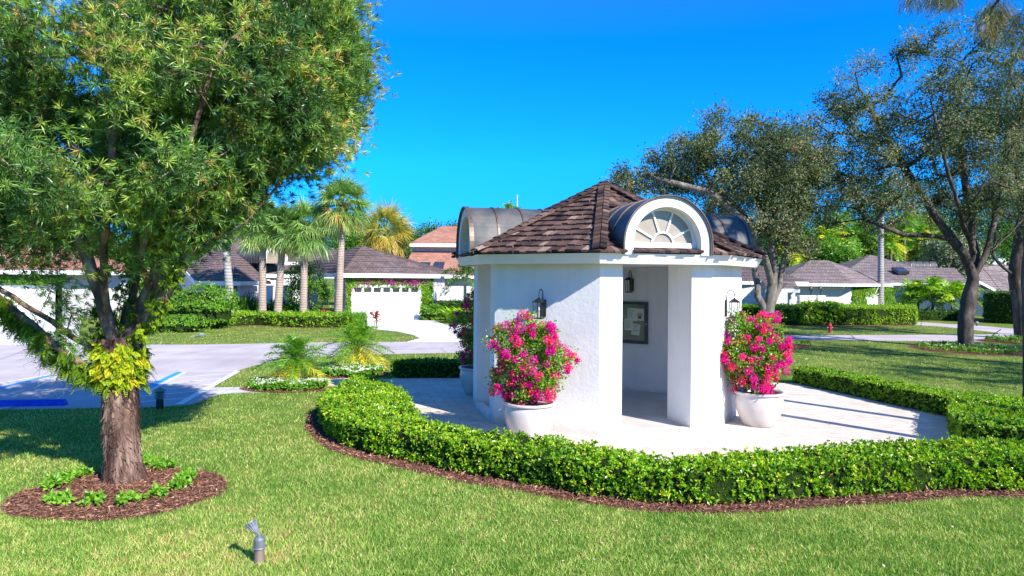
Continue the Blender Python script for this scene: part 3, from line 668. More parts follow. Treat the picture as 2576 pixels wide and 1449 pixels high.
def ringbark(name, a, b, per):
    m, nt, p = newmat(name)
    tc = N(nt, 'ShaderNodeTexCoord'); wv = N(nt, 'ShaderNodeTexWave', wave_type='BANDS', bands_direction='Z'); wv.inputs['Scale'].default_value = per; wv.inputs['Distortion'].default_value = 1.6; wv.inputs['Detail'].default_value = 3
    nt.links.new(tc.outputs['Object'], wv.inputs[0]); r = ramp(nt, [(.2, a), (.7, b)]); nt.links.new(wv.outputs[0], r.inputs[0])
    n2 = noise(nt, 3, 7, .65, mapscale=(1, 1, .4)); r2 = ramp(nt, [(.3, (.6, .58, .56)), (.7, (1.2, 1.2, 1.2))]); nt.links.new(n2.outputs[0], r2.inputs[0])
    nt.links.new(mixc(nt, r.outputs[0], r2.outputs[0], .8, 'MULTIPLY'), p.inputs['Base Color']); p.inputs['Roughness'].default_value = .9; bump(nt, p, wv.outputs[0], .4, .03); return m
M['sabaltrunk'] = ringbark('sabal_trunk', (.26, .19, .15), (.50, .40, .33), 3.2)
M['royaltrunk'] = ringbark('royal_trunk', (.26, .25, .24), (.38, .37, .36), 1.6)
M['crownshaft'] = surf('crownshaft', [(.3, (.10, .22, .05)), (.7, (.20, .32, .08))], scale=2, rough=.4)

def vnoise(x, y, s, seed=0):
    r = np.random.default_rng(seed + 99); T = r.uniform(0, 1, (64, 64)); X = x / s; Y = y / s
    xi = np.floor(X).astype(int); yi = np.floor(Y).astype(int); fx = X - xi; fy = Y - yi; fx = fx * fx * (3 - 2 * fx); fy = fy * fy * (3 - 2 * fy)
    g = lambda a, b: T[a % 64, b % 64]
    return (g(xi, yi) * (1 - fx) + g(xi + 1, yi) * fx) * (1 - fy) + (g(xi, yi + 1) * (1 - fx) + g(xi + 1, yi + 1) * fx) * fy

# ---- branching
def grow(limbs, clumps, step, r, sag=.0, out=.35):
    P = []; par = []
    for L in limbs:
        L = [np.array(q, float) for q in L]
        prev = -1
        if P: prev = int(np.argmin(((np.array(P) - L[0]) ** 2).sum(1))); 
        for i, q in enumerate(L):
            if i == 0 and prev >= 0: continue
            if prev >= 0:
                a = P[prev]; n = max(1, int(np.linalg.norm(q - a) / step))
                for j in range(1, n + 1):
                    P.append(a + (q - a) * j / n + (r.normal(size=3) * step * .05 if j < n else 0)); par.append(prev); prev = len(P) - 1
            else: P.append(q); par.append(-1); prev = 0
    nfixed = len(P); PL = [0.0]
    for i in range(1, len(P)): PL.append(PL[par[i]] + np.linalg.norm(P[i] - P[par[i]]))
    A = np.array(P); root = A[0]
    order = np.argsort([np.min(((A - c) ** 2).sum(1)) for c in clumps]); tips = []
    for ci in order:
        c = clumps[ci]; A = np.array(P); d = np.linalg.norm(A - c, axis=1); cost = d + out * .3 * np.array(PL) * 0 + np.where(A[:, 2] > c[2] + .3, 1.0, 0) * .4
        i = int(np.argmin(cost)); a = A[i]; v = c - a; L = np.linalg.norm(v)
        if L < 1e-3: tips.append(i); continue
        pd = A[i] - A[par[i]] if par[i] >= 0 else np.array([0, 0, 1.]); pd = unit(pd)
        n = max(1, int(L / step)); prev = i; ctrl = a + pd * L * .35 + v * .15
        for j in range(1, n + 1):
            t = j / n; q = a * (1 - t) ** 2 + ctrl * 2 * t * (1 - t) + c * t * t
            if j < n: q = q + r.normal(size=3) * step * .10
            P.append(q); par.append(prev); PL.append(PL[prev] + np.linalg.norm(q - P[prev])); prev = len(P) - 1
        tips.append(prev)
    return np.array(P), np.array(par), tips
def branch_mesh(P, par, tips, rt, R0, mb_thick, mb_thin, rsplit=.02):
    n = len(P); wgt = np.zeros(n)
    for t in tips: wgt[t] += 1
    ch = [[] for _ in range(n)]
    for i in range(n - 1, -1, -1):
        if wgt[i] == 0: wgt[i] = 1
        if par[i] >= 0: wgt[par[i]] += wgt[i]; ch[par[i]].append(i)
    e = math.log(R0 / rt) / math.log(max(wgt[0], 2)); Rr = rt * wgt ** e
    st = [0]; done = []
    while st:
        s = st.pop(); line = [s]; 
        start = [par[s]] if par[s] >= 0 else []
        c = s
        while ch[c]:
            b = max(ch[c], key=lambda q: wgt[q]); st += [q for q in ch[c] if q != b]; line.append(b); c = b
        idx = start + line; rr = Rr[idx].copy()
        if start: rr[0] = min(rr[0], rr[1] * 1.15)
        pts = P[idx]
        if len(idx) < 2: continue
        k = 14 if rr[0] > .12 else (8 if rr[0] > .04 else 5)
        (mb_thick if rr[0] > rsplit else mb_thin).tube(pts, rr, k, cap=False)
    return Rr
def ellclumps(ells, n, r, zc, shell=.45, jit=0, H_=None):
    """clump centres in a union of ellipsoids given as (X,Y,rX,rY in photo units, depth radius m, depth offset m)"""
    vol = np.array([e[2] * e[3] * e[4] for e in ells]); vol = vol ** .8; cnt = np.maximum(1, (n * vol / vol.sum()).astype(int)); out = []
    for e, c in zip(ells, cnt):
        z = zc + (e[5] if len(e) > 5 else 0); cen = H(e[0], e[1], z); s = z / FP
        D = rdir(c, r); rad = r.uniform(shell ** 3, 1, c) ** (1 / 3)
        ax = np.array([e[2] * s, e[4], e[3] * s]); out.append(cen + D * rad[:, None] * ax)
    return np.concatenate(out)

def broadleaf(name, label, cat, base, limbs, clumps, R0, leafm, barkm, per=60, crad=.45, L=.08, Wd=.04, step=.35, rt=.008, seed=1, group=None, wh=False, nl=12, rosette=None, tl=(.1, .8), thin=True, flare=True, droop=.15, twl=0):
    r = np.random.default_rng(seed); base = np.array(base, float)
    t = thing(name, label, cat, base, 0, group)
    P, par, tips = grow(limbs, clumps, step, r)
    a = MB(); branch_mesh(P, par, tips, rt, R0, a, a)
    tr = a.build('trunk', barkm, t, smooth=True, world=True)
    n = len(clumps); cb = np.repeat(clumps, per, axis=0) + r.normal(size=(n * per, 3)) * crad * .55
    cen = clumps.mean(0); ax = unit(cb - cen) * .5; ax[:, 2] += .25 + (.45 if wh else 0)
    if wh:
        ax = unit(unit(cb - P[par[np.repeat(np.array(tips)[:n], per)]]) + ax * .6)
        V, F, wi = whorls(cb, ax, nl, L, Wd, r=r, spread=.55)
        tt = np.clip(np.repeat(r.uniform(*tl, n), per) + r.normal(size=n * per) * .16, 0, 1); tint = np.clip(tt[wi] + r.normal(size=len(wi)) * .08, 0, 1)
        if twl:
            q = MB(); sel = r.choice(n * per, twl, replace=False); src = np.repeat(clumps, per, axis=0)
            for s_ in sel:
                q.tube([src[s_], (src[s_] + cb[s_]) / 2 + r.normal(size=3) * .03, cb[s_]], [.007, .005, .003], 3, cap=False)
            q.build('twigs', barkm, t, world=True)
    else:
        D = unit(ax * .5 + rdir(len(cb), r)); D[:, 2] -= droop; V, F = leafquads(cb, unit(D), L * r.uniform(.6, 1.3, len(cb)), Wd * r.uniform(.7, 1.2, len(cb)), r=r)
        tint = np.clip(np.repeat(r.uniform(*tl, n), per) + r.normal(size=len(cb)) * .17, 0, 1)
    npmesh('crown', V, F, leafm, t, tint=tint, world=True)
    return t

# ---- hedges
def polyarea(p): p = np.array(p); x, y = p[:, 0], p[:, 1]; return abs(np.dot(x, np.roll(y, -1)) - np.dot(y, np.roll(x, -1))) / 2
def hedge(poly, h, label, leaf=.045, wd=.024, den=420, nl=7, mat=None, seed=5, name='hedge', cat='hedge', tl=(.2, .85), z0=0.0, group=None, wob=.03, sideden=None):
    r = np.random.default_rng(seed); poly = [tuple(p[:2]) for p in poly]
    cx, cy = np.mean([p[0] for p in poly]), np.mean([p[1] for p in poly]); t = thing(name, label, cat, (cx, cy, z0), 0, group)
    from mathutils.geometry import tessellate_polygon
    Pn = np.array(poly); nn = len(Pn)
    ar = sum(Pn[i][0] * Pn[(i + 1) % nn][1] - Pn[(i + 1) % nn][0] * Pn[i][1] for i in range(nn))
    if ar < 0: Pn = Pn[::-1]
    tr = tessellate_polygon([[Vector((p[0], p[1], 0)) for p in Pn]])
    V = [(p[0], p[1], z0 + .03) for p in Pn] + [(p[0], p[1], h - .035) for p in Pn]
    F = [(i, (i + 1) % nn, (i + 1) % nn + nn, i + nn) for i in range(nn)]
    for a, b, c in tr:
        A, B, Cc = Pn[a], Pn[b], Pn[c]; up = (B[0] - A[0]) * (Cc[1] - A[1]) - (B[1] - A[1]) * (Cc[0] - A[0]) > 0
        F.append((a + nn, b + nn, c + nn) if up else (a + nn, c + nn, b + nn))
    npmesh('shade_core', V, F, M['hedgecore'], t, world=True)  # solid dark core added inside the leaf shell to stop light
    ar = abs(ar) / 2; n = int(ar * den); lo, hi = Pn.min(0), Pn.max(0); k = int(n * (hi - lo).prod() / ar * 1.15) + 10
    x = r.uniform(lo[0], hi[0], k); y = r.uniform(lo[1], hi[1], k); s = inpoly(x, y, Pn); x, y = x[s][:n], y[s][:n]
    z = h + (vnoise(x, y, .22, seed) - .5) * wob * 2.2 + r.normal(size=len(x)) * wob * .5 - .02
    C = [np.c_[x, y, z]]; A = [unit(np.c_[r.normal(size=len(x)) * .35, r.normal(size=len(x)) * .35, np.ones(len(x))])]
    for i in range(nn):
        a, b = Pn[i], Pn[(i + 1) % nn]; L = np.linalg.norm(b - a)
        if L < 1e-4: continue
        m = int(L * (h - z0) * (sideden or den)); u = r.uniform(0, 1, m)[:, None]; no = np.array([(b - a)[1], -(b - a)[0]]) / L
        hh = r.uniform(z0 + .04, h, m); bul = .02 + (vnoise(a[0] + u[:, 0] * L + i, hh, .2, seed + 3) - .4) * wob * 2.6
        q = a + (b - a) * u + no * bul[:, None]; C.append(np.c_[q, hh]); A.append(unit(np.c_[np.tile(no, (m, 1)) + r.normal(size=(m, 2)) * .4, r.uniform(.1, .9, m)]))
    C = np.concatenate(C); A = np.concatenate(A); k_ = r.random(len(C)) < .05; C[k_] += A[k_] * r.uniform(.2, 1.6, (k_.sum(), 1)) * leaf; C = C[(vnoise(C[:, 0] + C[:, 2] + 30, C[:, 1] + C[:, 2] * 1.7 + 30, leaf * 2.6, seed + 8) > .14)]; A = unit(np.array([0, 0, .6]) + rdir(len(C), r) * .5) if len(A) != len(C) and False else A
    if len(A) != len(C): A = A[:len(C)] * 0 + unit(rdir(len(C), r) * .6 + np.array([0, 0, .8]))
    V, F, wi = whorls(C, A, nl, leaf, wd, r=r)
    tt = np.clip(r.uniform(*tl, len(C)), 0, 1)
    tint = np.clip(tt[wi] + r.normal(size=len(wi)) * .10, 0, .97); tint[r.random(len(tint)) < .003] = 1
    npmesh('foliage', V, F, mat or M['hedgeleaf'], t, tint=tint, world=True); return t
def bush(c, rx, ry, rz_, label, leaf=.08, wd=.04, n=1500, nl=6, mat=None, seed=3, name='bush', cat='bush', group=None, lump=.12, tl=(.2, .9)):
    r = np.random.default_rng(seed); c = np.array(c, float); t = thing(name, label, cat, c, 0, group)
    D = rdir(n, r); D[:, 2] = np.abs(D[:, 2]) ** .8 * np.sign(D[:, 2] + .35); D = unit(D)
    l = 1 + lump * (np.sin(D[:, 0] * 6 + seed) * np.cos(D[:, 1] * 5 + seed) + np.sin(D[:, 2] * 7 + D[:, 0] * 4))
    P = D * l[:, None] * np.array([rx, ry, rz_]) * r.uniform(.82, 1.02, n)[:, None] + np.array([0, 0, rz_ * .78]); keep = P[:, 2] > .02; P = P[keep]; D = D[keep]
    A = unit(D + np.array([0, 0, .4])); V, F, wi = whorls(P, A, nl, leaf, wd, r=r)
    tt = r.uniform(*tl, len(P)); npmesh('foliage', V, F, mat or M['brightleaf'], t, tint=np.clip(tt[wi] + r.normal(size=len(wi)) * .1, 0, 1))
    m = MB(); m.lathe([(.5, .02), (.86, .35), (.88, .8), (.6, 1.35), (.2, 1.52)], k=14); o = m.build('shade_core', M['hedgecore'], t); o.scale = (rx * .9, ry * .9, rz_ * .98); return t  # dark solid added inside the bush so light cannot pass through

# ---- palms
def blade_quads(P0, P1, P2, w0, S):
    """two-segment tapering blades"""
    n = len(P0); w0 = np.broadcast_to(w0, n)[:, None]
    V = np.stack([P0 - S * w0 * .35, P0 + S * w0 * .35, P1 + S * w0 * .5, P1 - S * w0 * .5, P2], axis=1).reshape(-1, 3)
    b = np.arange(n)[:, None] * 5
    return V, [tuple(q) for q in np.c_[b, b + 1, b + 2, b + 3]], [tuple(q) for q in np.c_[b + 3, b + 2, b + 4]]
def crown_obj(name, Vs, Fs, Ts, mat, t):
    off = 0; V = []; F = []; T = []
    for v, f, tt in zip(Vs, Fs, Ts): V.append(v); F += [tuple(i + off for i in q) for q in f]; T += tt; off += len(v)
    return npmesh(name, np.concatenate(V), F, mat, t, tint=T)
def trunk_tube(base, top, r0, r1, bend=0, n=14, bulge=0):
    ts = np.linspace(0, 1, n); P = np.array(base) * (1 - ts[:, None]) + np.array(top) * ts[:, None]; P[:, 0] += bend * np.sin(ts * math.pi)
    return P, r0 + (r1 - r0) * ts + (.25 * r0 * np.exp(-ts * 18))
def fan_palm(base, hgt, lean, R, label, seed, r0=.19, r1=.15, nf=52, boots=0.0, mat=None, lo=-62, group='cabbage palms in front of the house', bw=.055, nb=26, barkm=None, tl=(.2, .75), name='fan_palm'):
    r = np.random.default_rng(seed); t = thing(name, label, 'palm tree', base, 0, group); top = np.array([lean, 0, hgt])
    P, rr = trunk_tube((0, 0, 0), top, r0, r1); m = MB(); m.tube(P, rr, 14); m.build('trunk', barkm or M['sabaltrunk'], t, smooth=True)
    if boots:
        m = MB(); nb_ = int(boots * 60)
        for i in range(nb_):
            h = hgt - boots * (i / nb_) + .1; a = i * 2.4; rad = r1 + .05; p = np.array([lean * h / hgt + rad * math.cos(a), rad * math.sin(a), h - .12]); q = p + np.array([math.cos(a) * .14, math.sin(a) * .14, .24]); m.tube([p, q], [.09, .04], 5)
        m.build('boots', M['boot'], t)
    Vs, Fs, Ts = [], [], []; pm = MB()
    for i in range(nf):
        f = i / (nf - 1); el = R_(86 - (86 - lo) * f ** .8 + r.normal() * 7); az = i * 2.39996 + r.normal() * .25
        d = np.array([math.cos(el) * math.cos(az), math.cos(el) * math.sin(az), math.sin(el)])
        pl_ = R * r.uniform(.42, .55); bl = R * r.uniform(.50, .62); dn = np.array([0, 0, -1.])
        hub = top + d * pl_ + dn * pl_ * .10
        pm.tube([top, top + d * pl_ * .5, hub], [.03, .02, .014], 4, cap=False)
        d2 = unit(d + dn * .25); side = unit(np.cross(d2, np.array([0, 0, 1.])) + 1e-6); upv = np.cross(side, d2); ro = r.normal() * .7; side, upv = side * math.cos(ro) + upv * math.sin(ro), upv * math.cos(ro) - side * math.sin(ro)
        th = np.linspace(-1.95, 1.95, nb) + r.normal(size=nb) * .03
        D = np.cos(th)[:, None] * d2 + np.sin(th)[:, None] * side + (.28 * (1 - np.cos(th)))[:, None] * upv * .4; D = unit(D)
        L = bl * (1 - .22 * np.abs(th) / 2) * r.uniform(.85, 1.05, nb)
        P0 = np.repeat(hub[None], nb, 0); P1 = P0 + D * (L * .55)[:, None] + dn * .02; D3 = unit(D + dn * r.uniform(.25, 1.1, nb)[:, None]); P2 = P1 + D3 * (L * .55)[:, None]
        S = unit(np.cross(D, upv + r.normal(size=(nb, 3)) * .35)); V, Fa, Fb = blade_quads(P0, P1, P2, bw, S)
        base_t = np.clip(r.uniform(*tl) + (.25 if f > .82 else 0), 0, 1); tt = np.clip(base_t + r.normal(size=nb) * .06, 0, 1)
        Vs.append(V); Fs.append(Fa + Fb); Ts.append(list(tt) * 2)
    cr = crown_obj('crown', Vs, Fs, Ts, mat or M['fan'], t); pm.build('leaf_stalks', M['crownshaft'], t); return t
def feather_palm(base, hgt, R, label, seed, nf=26, r0=.08, r1=.06, nl=34, lw=.02, ll=.28, droop=.9, lo=-35, hi=82, mat=None, group=None, trunkm=None, lean=0, shaft=0, name='feather_palm', cat='palm tree', yellow=.15, tl=(.2, .7), plumose=.25, bendx=0):
    r = np.random.default_rng(seed); t = thing(name, label, cat, base, 0, group); top = np.array([lean, 0, hgt])
    P, rr = trunk_tube((0, 0, 0), top, r0, r1, bend=bendx); m = MB(); m.tube(P, rr, 12); m.build('trunk', trunkm or M['boot'], t, smooth=True)
    if shaft:
        m = MB(); m.tube([top, top + np.array([0, 0, shaft * .5]), top + np.array([0, 0, shaft])], [r1 * 1.25, r1 * 1.1, r1 * .5], 10); m.build('crownshaft', M['crownshaft'], t, smooth=True); top = top + np.array([0, 0, shaft * .9])
    Vs, Fs, Ts = [], [], []; pm = MB(); dn = np.array([0, 0, -1.])
    for i in range(nf):
        f = i / max(nf - 1, 1); el = R_(hi - (hi - lo) * f + r.normal() * 5); az = i * 2.39996 + r.normal() * .2
        d = np.array([math.cos(el) * math.cos(az), math.cos(el) * math.sin(az), math.sin(el)]); Lf = R * r.uniform(.85, 1.1)
        ts = np.linspace(0, 1, 9); C = top + d * (ts * Lf)[:, None] + dn * (droop * Lf * .5 * ts ** 2.0)[:, None]
        pm.tube(C, np.linspace(.014, .004, 9) * (R / 1.0) ** .5, 4, cap=False)
        tl_ = np.linspace(.12, 1, nl); pos = np.array([np.interp(tl_, ts, C[:, j]) for j in range(3)]).T; tan = unit(np.gradient(pos, axis=0))
        side = unit(np.cross(tan, np.array([0, 0, 1.])) + 1e-6); up = np.cross(side, tan); yl_ = (f > 1 - yellow)
        for sg in (-1, 1):
            D = unit(side * sg * .9 + tan * .55 + up * (.25 + r.normal(size=(nl, 1)) * plumose)); L = ll * np.sin(np.pi * (.12 + .86 * tl_)) ** .6 * r.uniform(.85, 1.1, nl)
            P1 = pos + D * (L * .5)[:, None]; P2 = P1 + unit(D + dn * .5) * (L * .55)[:, None]; S = unit(np.cross(D, up + r.normal(size=(nl, 3)) * .3)); V, Fa, Fb = blade_quads(pos, P1, P2, lw, S)
            bt = r.uniform(*tl) if not yl_ else r.uniform(.82, 1); tt = np.clip(bt + r.normal(size=nl) * .06, 0, 1); Vs.append(V); Fs.append(Fa + Fb); Ts.append(list(tt) * 2)
    crown_obj('crown', Vs, Fs, Ts, mat or M['feather'], t); pm.build('leaf_stalks', M['crownshaft'], t); return t

# ---------------------------------------------------------------- hedges round the kiosk
hp = HEDGE_OUT + [tuple(np.array(hedge_in_end) + np.array([3.2, -.3]))] + HEDGE_IN[::-1]
hedge(hp, HTOP, 'long curved low hedge between the lawn and the paving in front of the kiosk', seed=5, den=470, leaf=.053, wd=.027, tl=(.12, .93), wob=.045)
hedge(BLOCK, .47, 'square hedge block right of the paving behind the front hedge', seed=6, den=420)
hedge(RI + RO[::-1], .42, 'narrow hedge along the far right edge of the paving', seed=7, den=380)
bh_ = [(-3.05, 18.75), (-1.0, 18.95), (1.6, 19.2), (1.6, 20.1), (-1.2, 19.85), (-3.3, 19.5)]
hedge(bh_, .45, 'dark shaded low hedge behind the paving left of the kiosk', seed=8, den=300, tl=(0, .4))  # leaf tints held to the dark end, putting shade into the colour

# ---------------------------------------------------------------- big podocarpus tree
tb = G(312, 1208); TZ = tb[1]
def L(X, Y, dz=0): return H(X, Y, TZ + dz)
limbs = [[tb, L(308, 1100), L(303, 980), L(298, 900)],
         [L(298, 900), L(222, 925, -.1), L(130, 862, -.15), L(40, 785, -.2), L(-60, 700, -.1), L(-180, 560, 0)],
         [L(290, 880), L(200, 858, .15), L(100, 790, .2), L(0, 728, .3), L(-120, 640, .4), L(-250, 500, .4)],
         [L(298, 900), L(268, 800, -.15), L(232, 690, -.1), L(205, 600, -.1), L(170, 470, -.1), L(120, 300, -.1), L(70, 60, 0), L(40, -200, 0)],
         [L(300, 890), L(318, 800, .1), L(345, 700, .15), L(340, 560, .2), L(330, 380, .3), L(340, 150, .3), L(330, -150, .3)],
         [L(320, 880), L(355, 780, .1), L(395, 690, .05), L(420, 560, 0), L(470, 400, 0), L(520, 200, 0), L(560, -80, 0)],
         [L(320, 880), L(370, 820, -.1), L(425, 720, -.15), L(470, 645, -.1), L(560, 560, 0), L(660, 420, 0), L(760, 250, 0), L(830, 60, 0)],
         [L(470, 645, -.1), L(540, 600, -.25), L(620, 560, -.3), L(720, 440, -.3)],
         [L(318, 800, .1), L(340, 700, .9), L(350, 520, 1.6), L(420, 300, 2.0), L(470, 50, 2.2)],
         [L(268, 800, -.15), L(260, 620, -.7), L(280, 420, -1.3), L(300, 200, -1.7), L(320, -60, -1.9)],
         [L(380, 730, -.05), L(365, 690, -.3), L(350, 650, -.5), L(390, 520, -1.0), L(480, 350, -1.4), L(560, 120, -1.6)],
         [L(395, 690, .05), L(450, 560, .8), L(560, 400, 1.3), L(650, 180, 1.5)]]
r_ = np.random.default_rng(21)
cl = ellclumps([(300, 180, 400, 330, 2.9, 0), (130, 420, 330, 210, 2.3, 0), (420, 400, 300, 190, 2.0, -.1), (620, 200, 270, 290, 2.0, .1), (700, 60, 220, 260, 1.7, .2), (600, 420, 190, 130, 1.3, 0), (800, 330, 110, 90, .9, 0), (700, 430, 110, 60, .8, 0), (300, 520, 230, 110, 1.3, -.5), (-120, 350, 300, 330, 2.4, 0), (780, 190, 130, 180, 1.2, 0), (540, 510, 120, 75, .8, -.1)  , (330, 420, 150, 50, .7, -2.1), (60, 440, 180, 70, .9, -2.3)], 900, r_, TZ, shell=.35)
# keep the underside bare around the trunk
scr = np.array([proj(c) for c in cl]); bare = (scr[:, 1] > 615) | ((scr[:, 1] > 612 - .64 * np.maximum(0, scr[:, 0] - 450)) & (scr[:, 0] > 450) & (scr[:, 1] > 330)) | (scr[:, 0] > 925)
cl = cl[~bare]
def proj_x(c): return np.array([proj(q)[0] for q in c])
gap = vnoise(cl[:, 0] * 1.0 + 20, cl[:, 2] + cl[:, 1] * .7 + 20, .62, 31); cl = cl[(gap > .38) | (proj_x(cl) > 620)]
sprigs = np.array([L(a, b, c) for a, b, c in [(95, 640, .2), (135, 715, .3), (180, 790, .1), (40, 640, .2), (165, 850, -.2), (400, 640, -.3), (365, 610, -.4), (440, 610, -.2), (480, 600, 0), (250, 640, -.5)]])
podo = broadleaf('tree', 'large podocarpus tree with shaggy trunk on the left lawn', 'tree', tb, limbs, np.concatenate([cl, sprigs]), .20, M['podo'], M['limb'], per=62, crad=.33, L=.12, Wd=.0105, step=.22, rt=.006, seed=4, wh=True, nl=18, tl=(.0, .88), twl=4500)
# shaggy lower trunk
def shaggy(pts, rad, seed=2, k=96, n=120):
    r = np.random.default_rng(seed); pts = np.array(pts); ts = np.linspace(0, 1, n); P = np.array([np.interp(ts, np.linspace(0, 1, len(pts)), pts[:, j]) for j in range(3)]).T
    a = np.arange(k) * 2 * np.pi / k; A, Tt = np.meshgrid(a, ts); rr = np.interp(Tt, np.linspace(0, 1, len(rad)), rad)
    Hh = Tt * 2.0; f = vnoise(A * 8 / (2 * np.pi) * 1.0 % 64, Hh * 1.3, 1 / 3, seed) * .9 + vnoise(A * 22 / 6.283, Hh * 2.2 + A, .5, seed + 1) * .6; f2 = vnoise(A * 60 / 6.283, Hh * 5, .8, seed + 2)
    rr = rr * (1 + (f - .75) * .26 + (f2 - .5) * .14); s = np.abs(((A / (2 * np.pi)) + .5) % 1 - .5)
    V = np.stack([P[:, None, 0] + rr * np.cos(A), P[:, None, 1] + rr * np.sin(A), np.broadcast_to(P[:, None, 2], A.shape)], -1).reshape(-1, 3)
    F = [(j * k + i, j * k + (i + 1) % k, (j + 1) * k + (i + 1) % k, (j + 1) * k + i) for j in range(n - 1) for i in range(k)]
    return V, F
V, F = shaggy([tb - np.array([0, 0, .02]), L(309, 1150), L(305, 1050), L(302, 960), L(298, 890), L(296, 850)], [.275, .215, .19, .185, .20, .23, .25, .25])
npmesh('lower_trunk', V, F, M['redbark'], podo, smooth=True, world=True)
m = MB(); r = np.random.default_rng(31)
for i in range(900):      # peeling strips of bark
    a = r.uniform(0, 6.283); h = r.uniform(.05, 1.45); rad = np.interp(h, [0, .3, .8, 1.5], [.255, .20, .19, .20]) ; cx = np.interp(h, [0, 1.5], [tb[0], L(300, 930)[0]])
    l = r.uniform(.06, .26); w_ = r.uniform(.010, .042); o = r.uniform(.01, .045); tw = r.normal() * .05
    c, s = math.cos(a), math.sin(a); T_ = np.array([-s, c, 0]); O = np.array([c, s, 0]); b = np.array([cx, TZ, h]) + O * (rad * 1.07 + .002)
    q = [b - T_ * w_ / 2, b + T_ * w_ / 2, b + O * o * .3 + np.array([0, 0, -l * .6]) + T_ * (w_ / 2 + tw * l), b + O * o * .3 + np.array([0, 0, -l * .6]) + T_ * (-w_ / 2 + tw * l), b + O * o + np.array([0, 0, -l]) + T_ * tw]
    m.add(q, [(0, 1, 2, 3), (3, 2, 4)])
m.build('peeling_bark', M['redbark'], podo, world=True)
# ferns growing on the fork and limbs
def ferns(name, label, spots, seed, fl=.20, mat=None, tl=(.2, .95), dirs=None):
    r = np.random.default_rng(seed); t = thing(name, label, 'fern', spots[0][0], 0, 'ferns growing on the big tree'); Vs, Ts = [], []
    for (c, spread, num, outv, tb_) in spots:
        c = np.array(c); outv = np.array(outv, float)
        for i in range(num):
            az = r.uniform(0, 6.283); o = np.array([math.cos(az), math.sin(az), 0]) if np.linalg.norm(outv) < .1 else unit(outv + r.normal(size=3) * .45)
            b = c + r.normal(size=3) * np.array(spread) ; Lf = fl * r.uniform(.6, 1.2); nl = 11; ts = np.linspace(.05, 1, nl)
            pos = b + o * (ts * Lf * .75)[:, None] + np.array([0, 0, -1.]) * ((ts ** 1.6) * Lf * r.uniform(.5, .9))[:, None] + np.array([0, 0, .25]) * (ts * Lf)[:, None]
            tan = unit(np.gradient(pos, axis=0)); side = unit(np.cross(tan, rdir(1, r)[0] * .4 + o)); ln = Lf * .24 * np.sin(np.pi * (.15 + .8 * ts)) + .006
            bt = np.clip(r.uniform(*tb_), 0, 1)
            for sg in (-1, 1):
                D = unit(side * sg + tan * .35); V, F = leafquads(pos, D, ln, .020, up=np.cross(side, tan), r=r); Vs.append(V); Ts.append(np.clip(bt + r.normal(size=nl) * .04, 0, 1))
    V = np.concatenate(Vs); npmesh('fronds', V, np.arange(len(V)).reshape(-1, 4), mat or M['fern'], t, tint=np.concatenate(Ts), world=True); return t
fs = []
rr_ = np.random.default_rng(77)
for i in range(70):
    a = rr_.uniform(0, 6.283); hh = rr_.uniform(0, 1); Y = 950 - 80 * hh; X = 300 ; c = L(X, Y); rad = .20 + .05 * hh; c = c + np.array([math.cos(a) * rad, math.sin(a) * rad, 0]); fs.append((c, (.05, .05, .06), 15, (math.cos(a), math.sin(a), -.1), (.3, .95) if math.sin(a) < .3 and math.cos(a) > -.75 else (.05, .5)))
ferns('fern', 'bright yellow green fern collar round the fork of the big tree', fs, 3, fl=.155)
fs = []
lp = [(270, 940), (222, 925), (175, 895), (130, 862), (85, 822), (40, 785), (0, 750), (-40, 715)]
for i in range(46):
    t_ = rr_.uniform(0, 1) * 6.99; j = int(t_); f = t_ - j; X = lp[j][0] * (1 - f) + lp[j + 1][0] * f; Y = lp[j][1] * (1 - f) + lp[j + 1][1] * f
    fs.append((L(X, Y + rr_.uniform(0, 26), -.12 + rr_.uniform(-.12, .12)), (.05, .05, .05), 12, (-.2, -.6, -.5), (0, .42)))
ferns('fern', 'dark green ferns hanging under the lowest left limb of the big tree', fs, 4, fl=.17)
fs = []
for i in range(34):
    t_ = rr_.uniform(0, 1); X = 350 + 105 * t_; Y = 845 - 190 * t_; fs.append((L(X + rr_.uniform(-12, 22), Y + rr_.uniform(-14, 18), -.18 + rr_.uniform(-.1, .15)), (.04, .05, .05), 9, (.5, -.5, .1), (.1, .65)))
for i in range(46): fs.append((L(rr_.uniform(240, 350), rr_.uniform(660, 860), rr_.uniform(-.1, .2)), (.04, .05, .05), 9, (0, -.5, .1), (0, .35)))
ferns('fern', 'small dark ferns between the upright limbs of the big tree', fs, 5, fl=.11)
# spanish moss
M['moss'] = leafmat('spanish_moss', [(0, (.10, .10, .08)), (1, (.26, .26, .22))], rough=.9, transl=.1, spec=.1)
m = MB(); r = np.random.default_rng(8); t = thing('spanish_moss', 'grey spanish moss strands hanging below the lowest left limb', 'moss', L(120, 880), 0)
for i in range(90):
    j = r.integers(3); X0 = [95, 150, 190][j] + r.normal() * 13; Y0 = 848 + (X0 - 90) * .6; p = L(X0, Y0, r.normal() * .06); ln = abs(r.normal()) * .22 + .1; n_ = 7
    pts = [p + np.array([r.normal() * .02 * q, r.normal() * .02 * q, -ln * q / n_]) for q in range(n_)]; m.tube(pts, np.linspace(.004, .0015, n_), 3, cap=False)
m.build('strands', M['moss'], t, world=True)

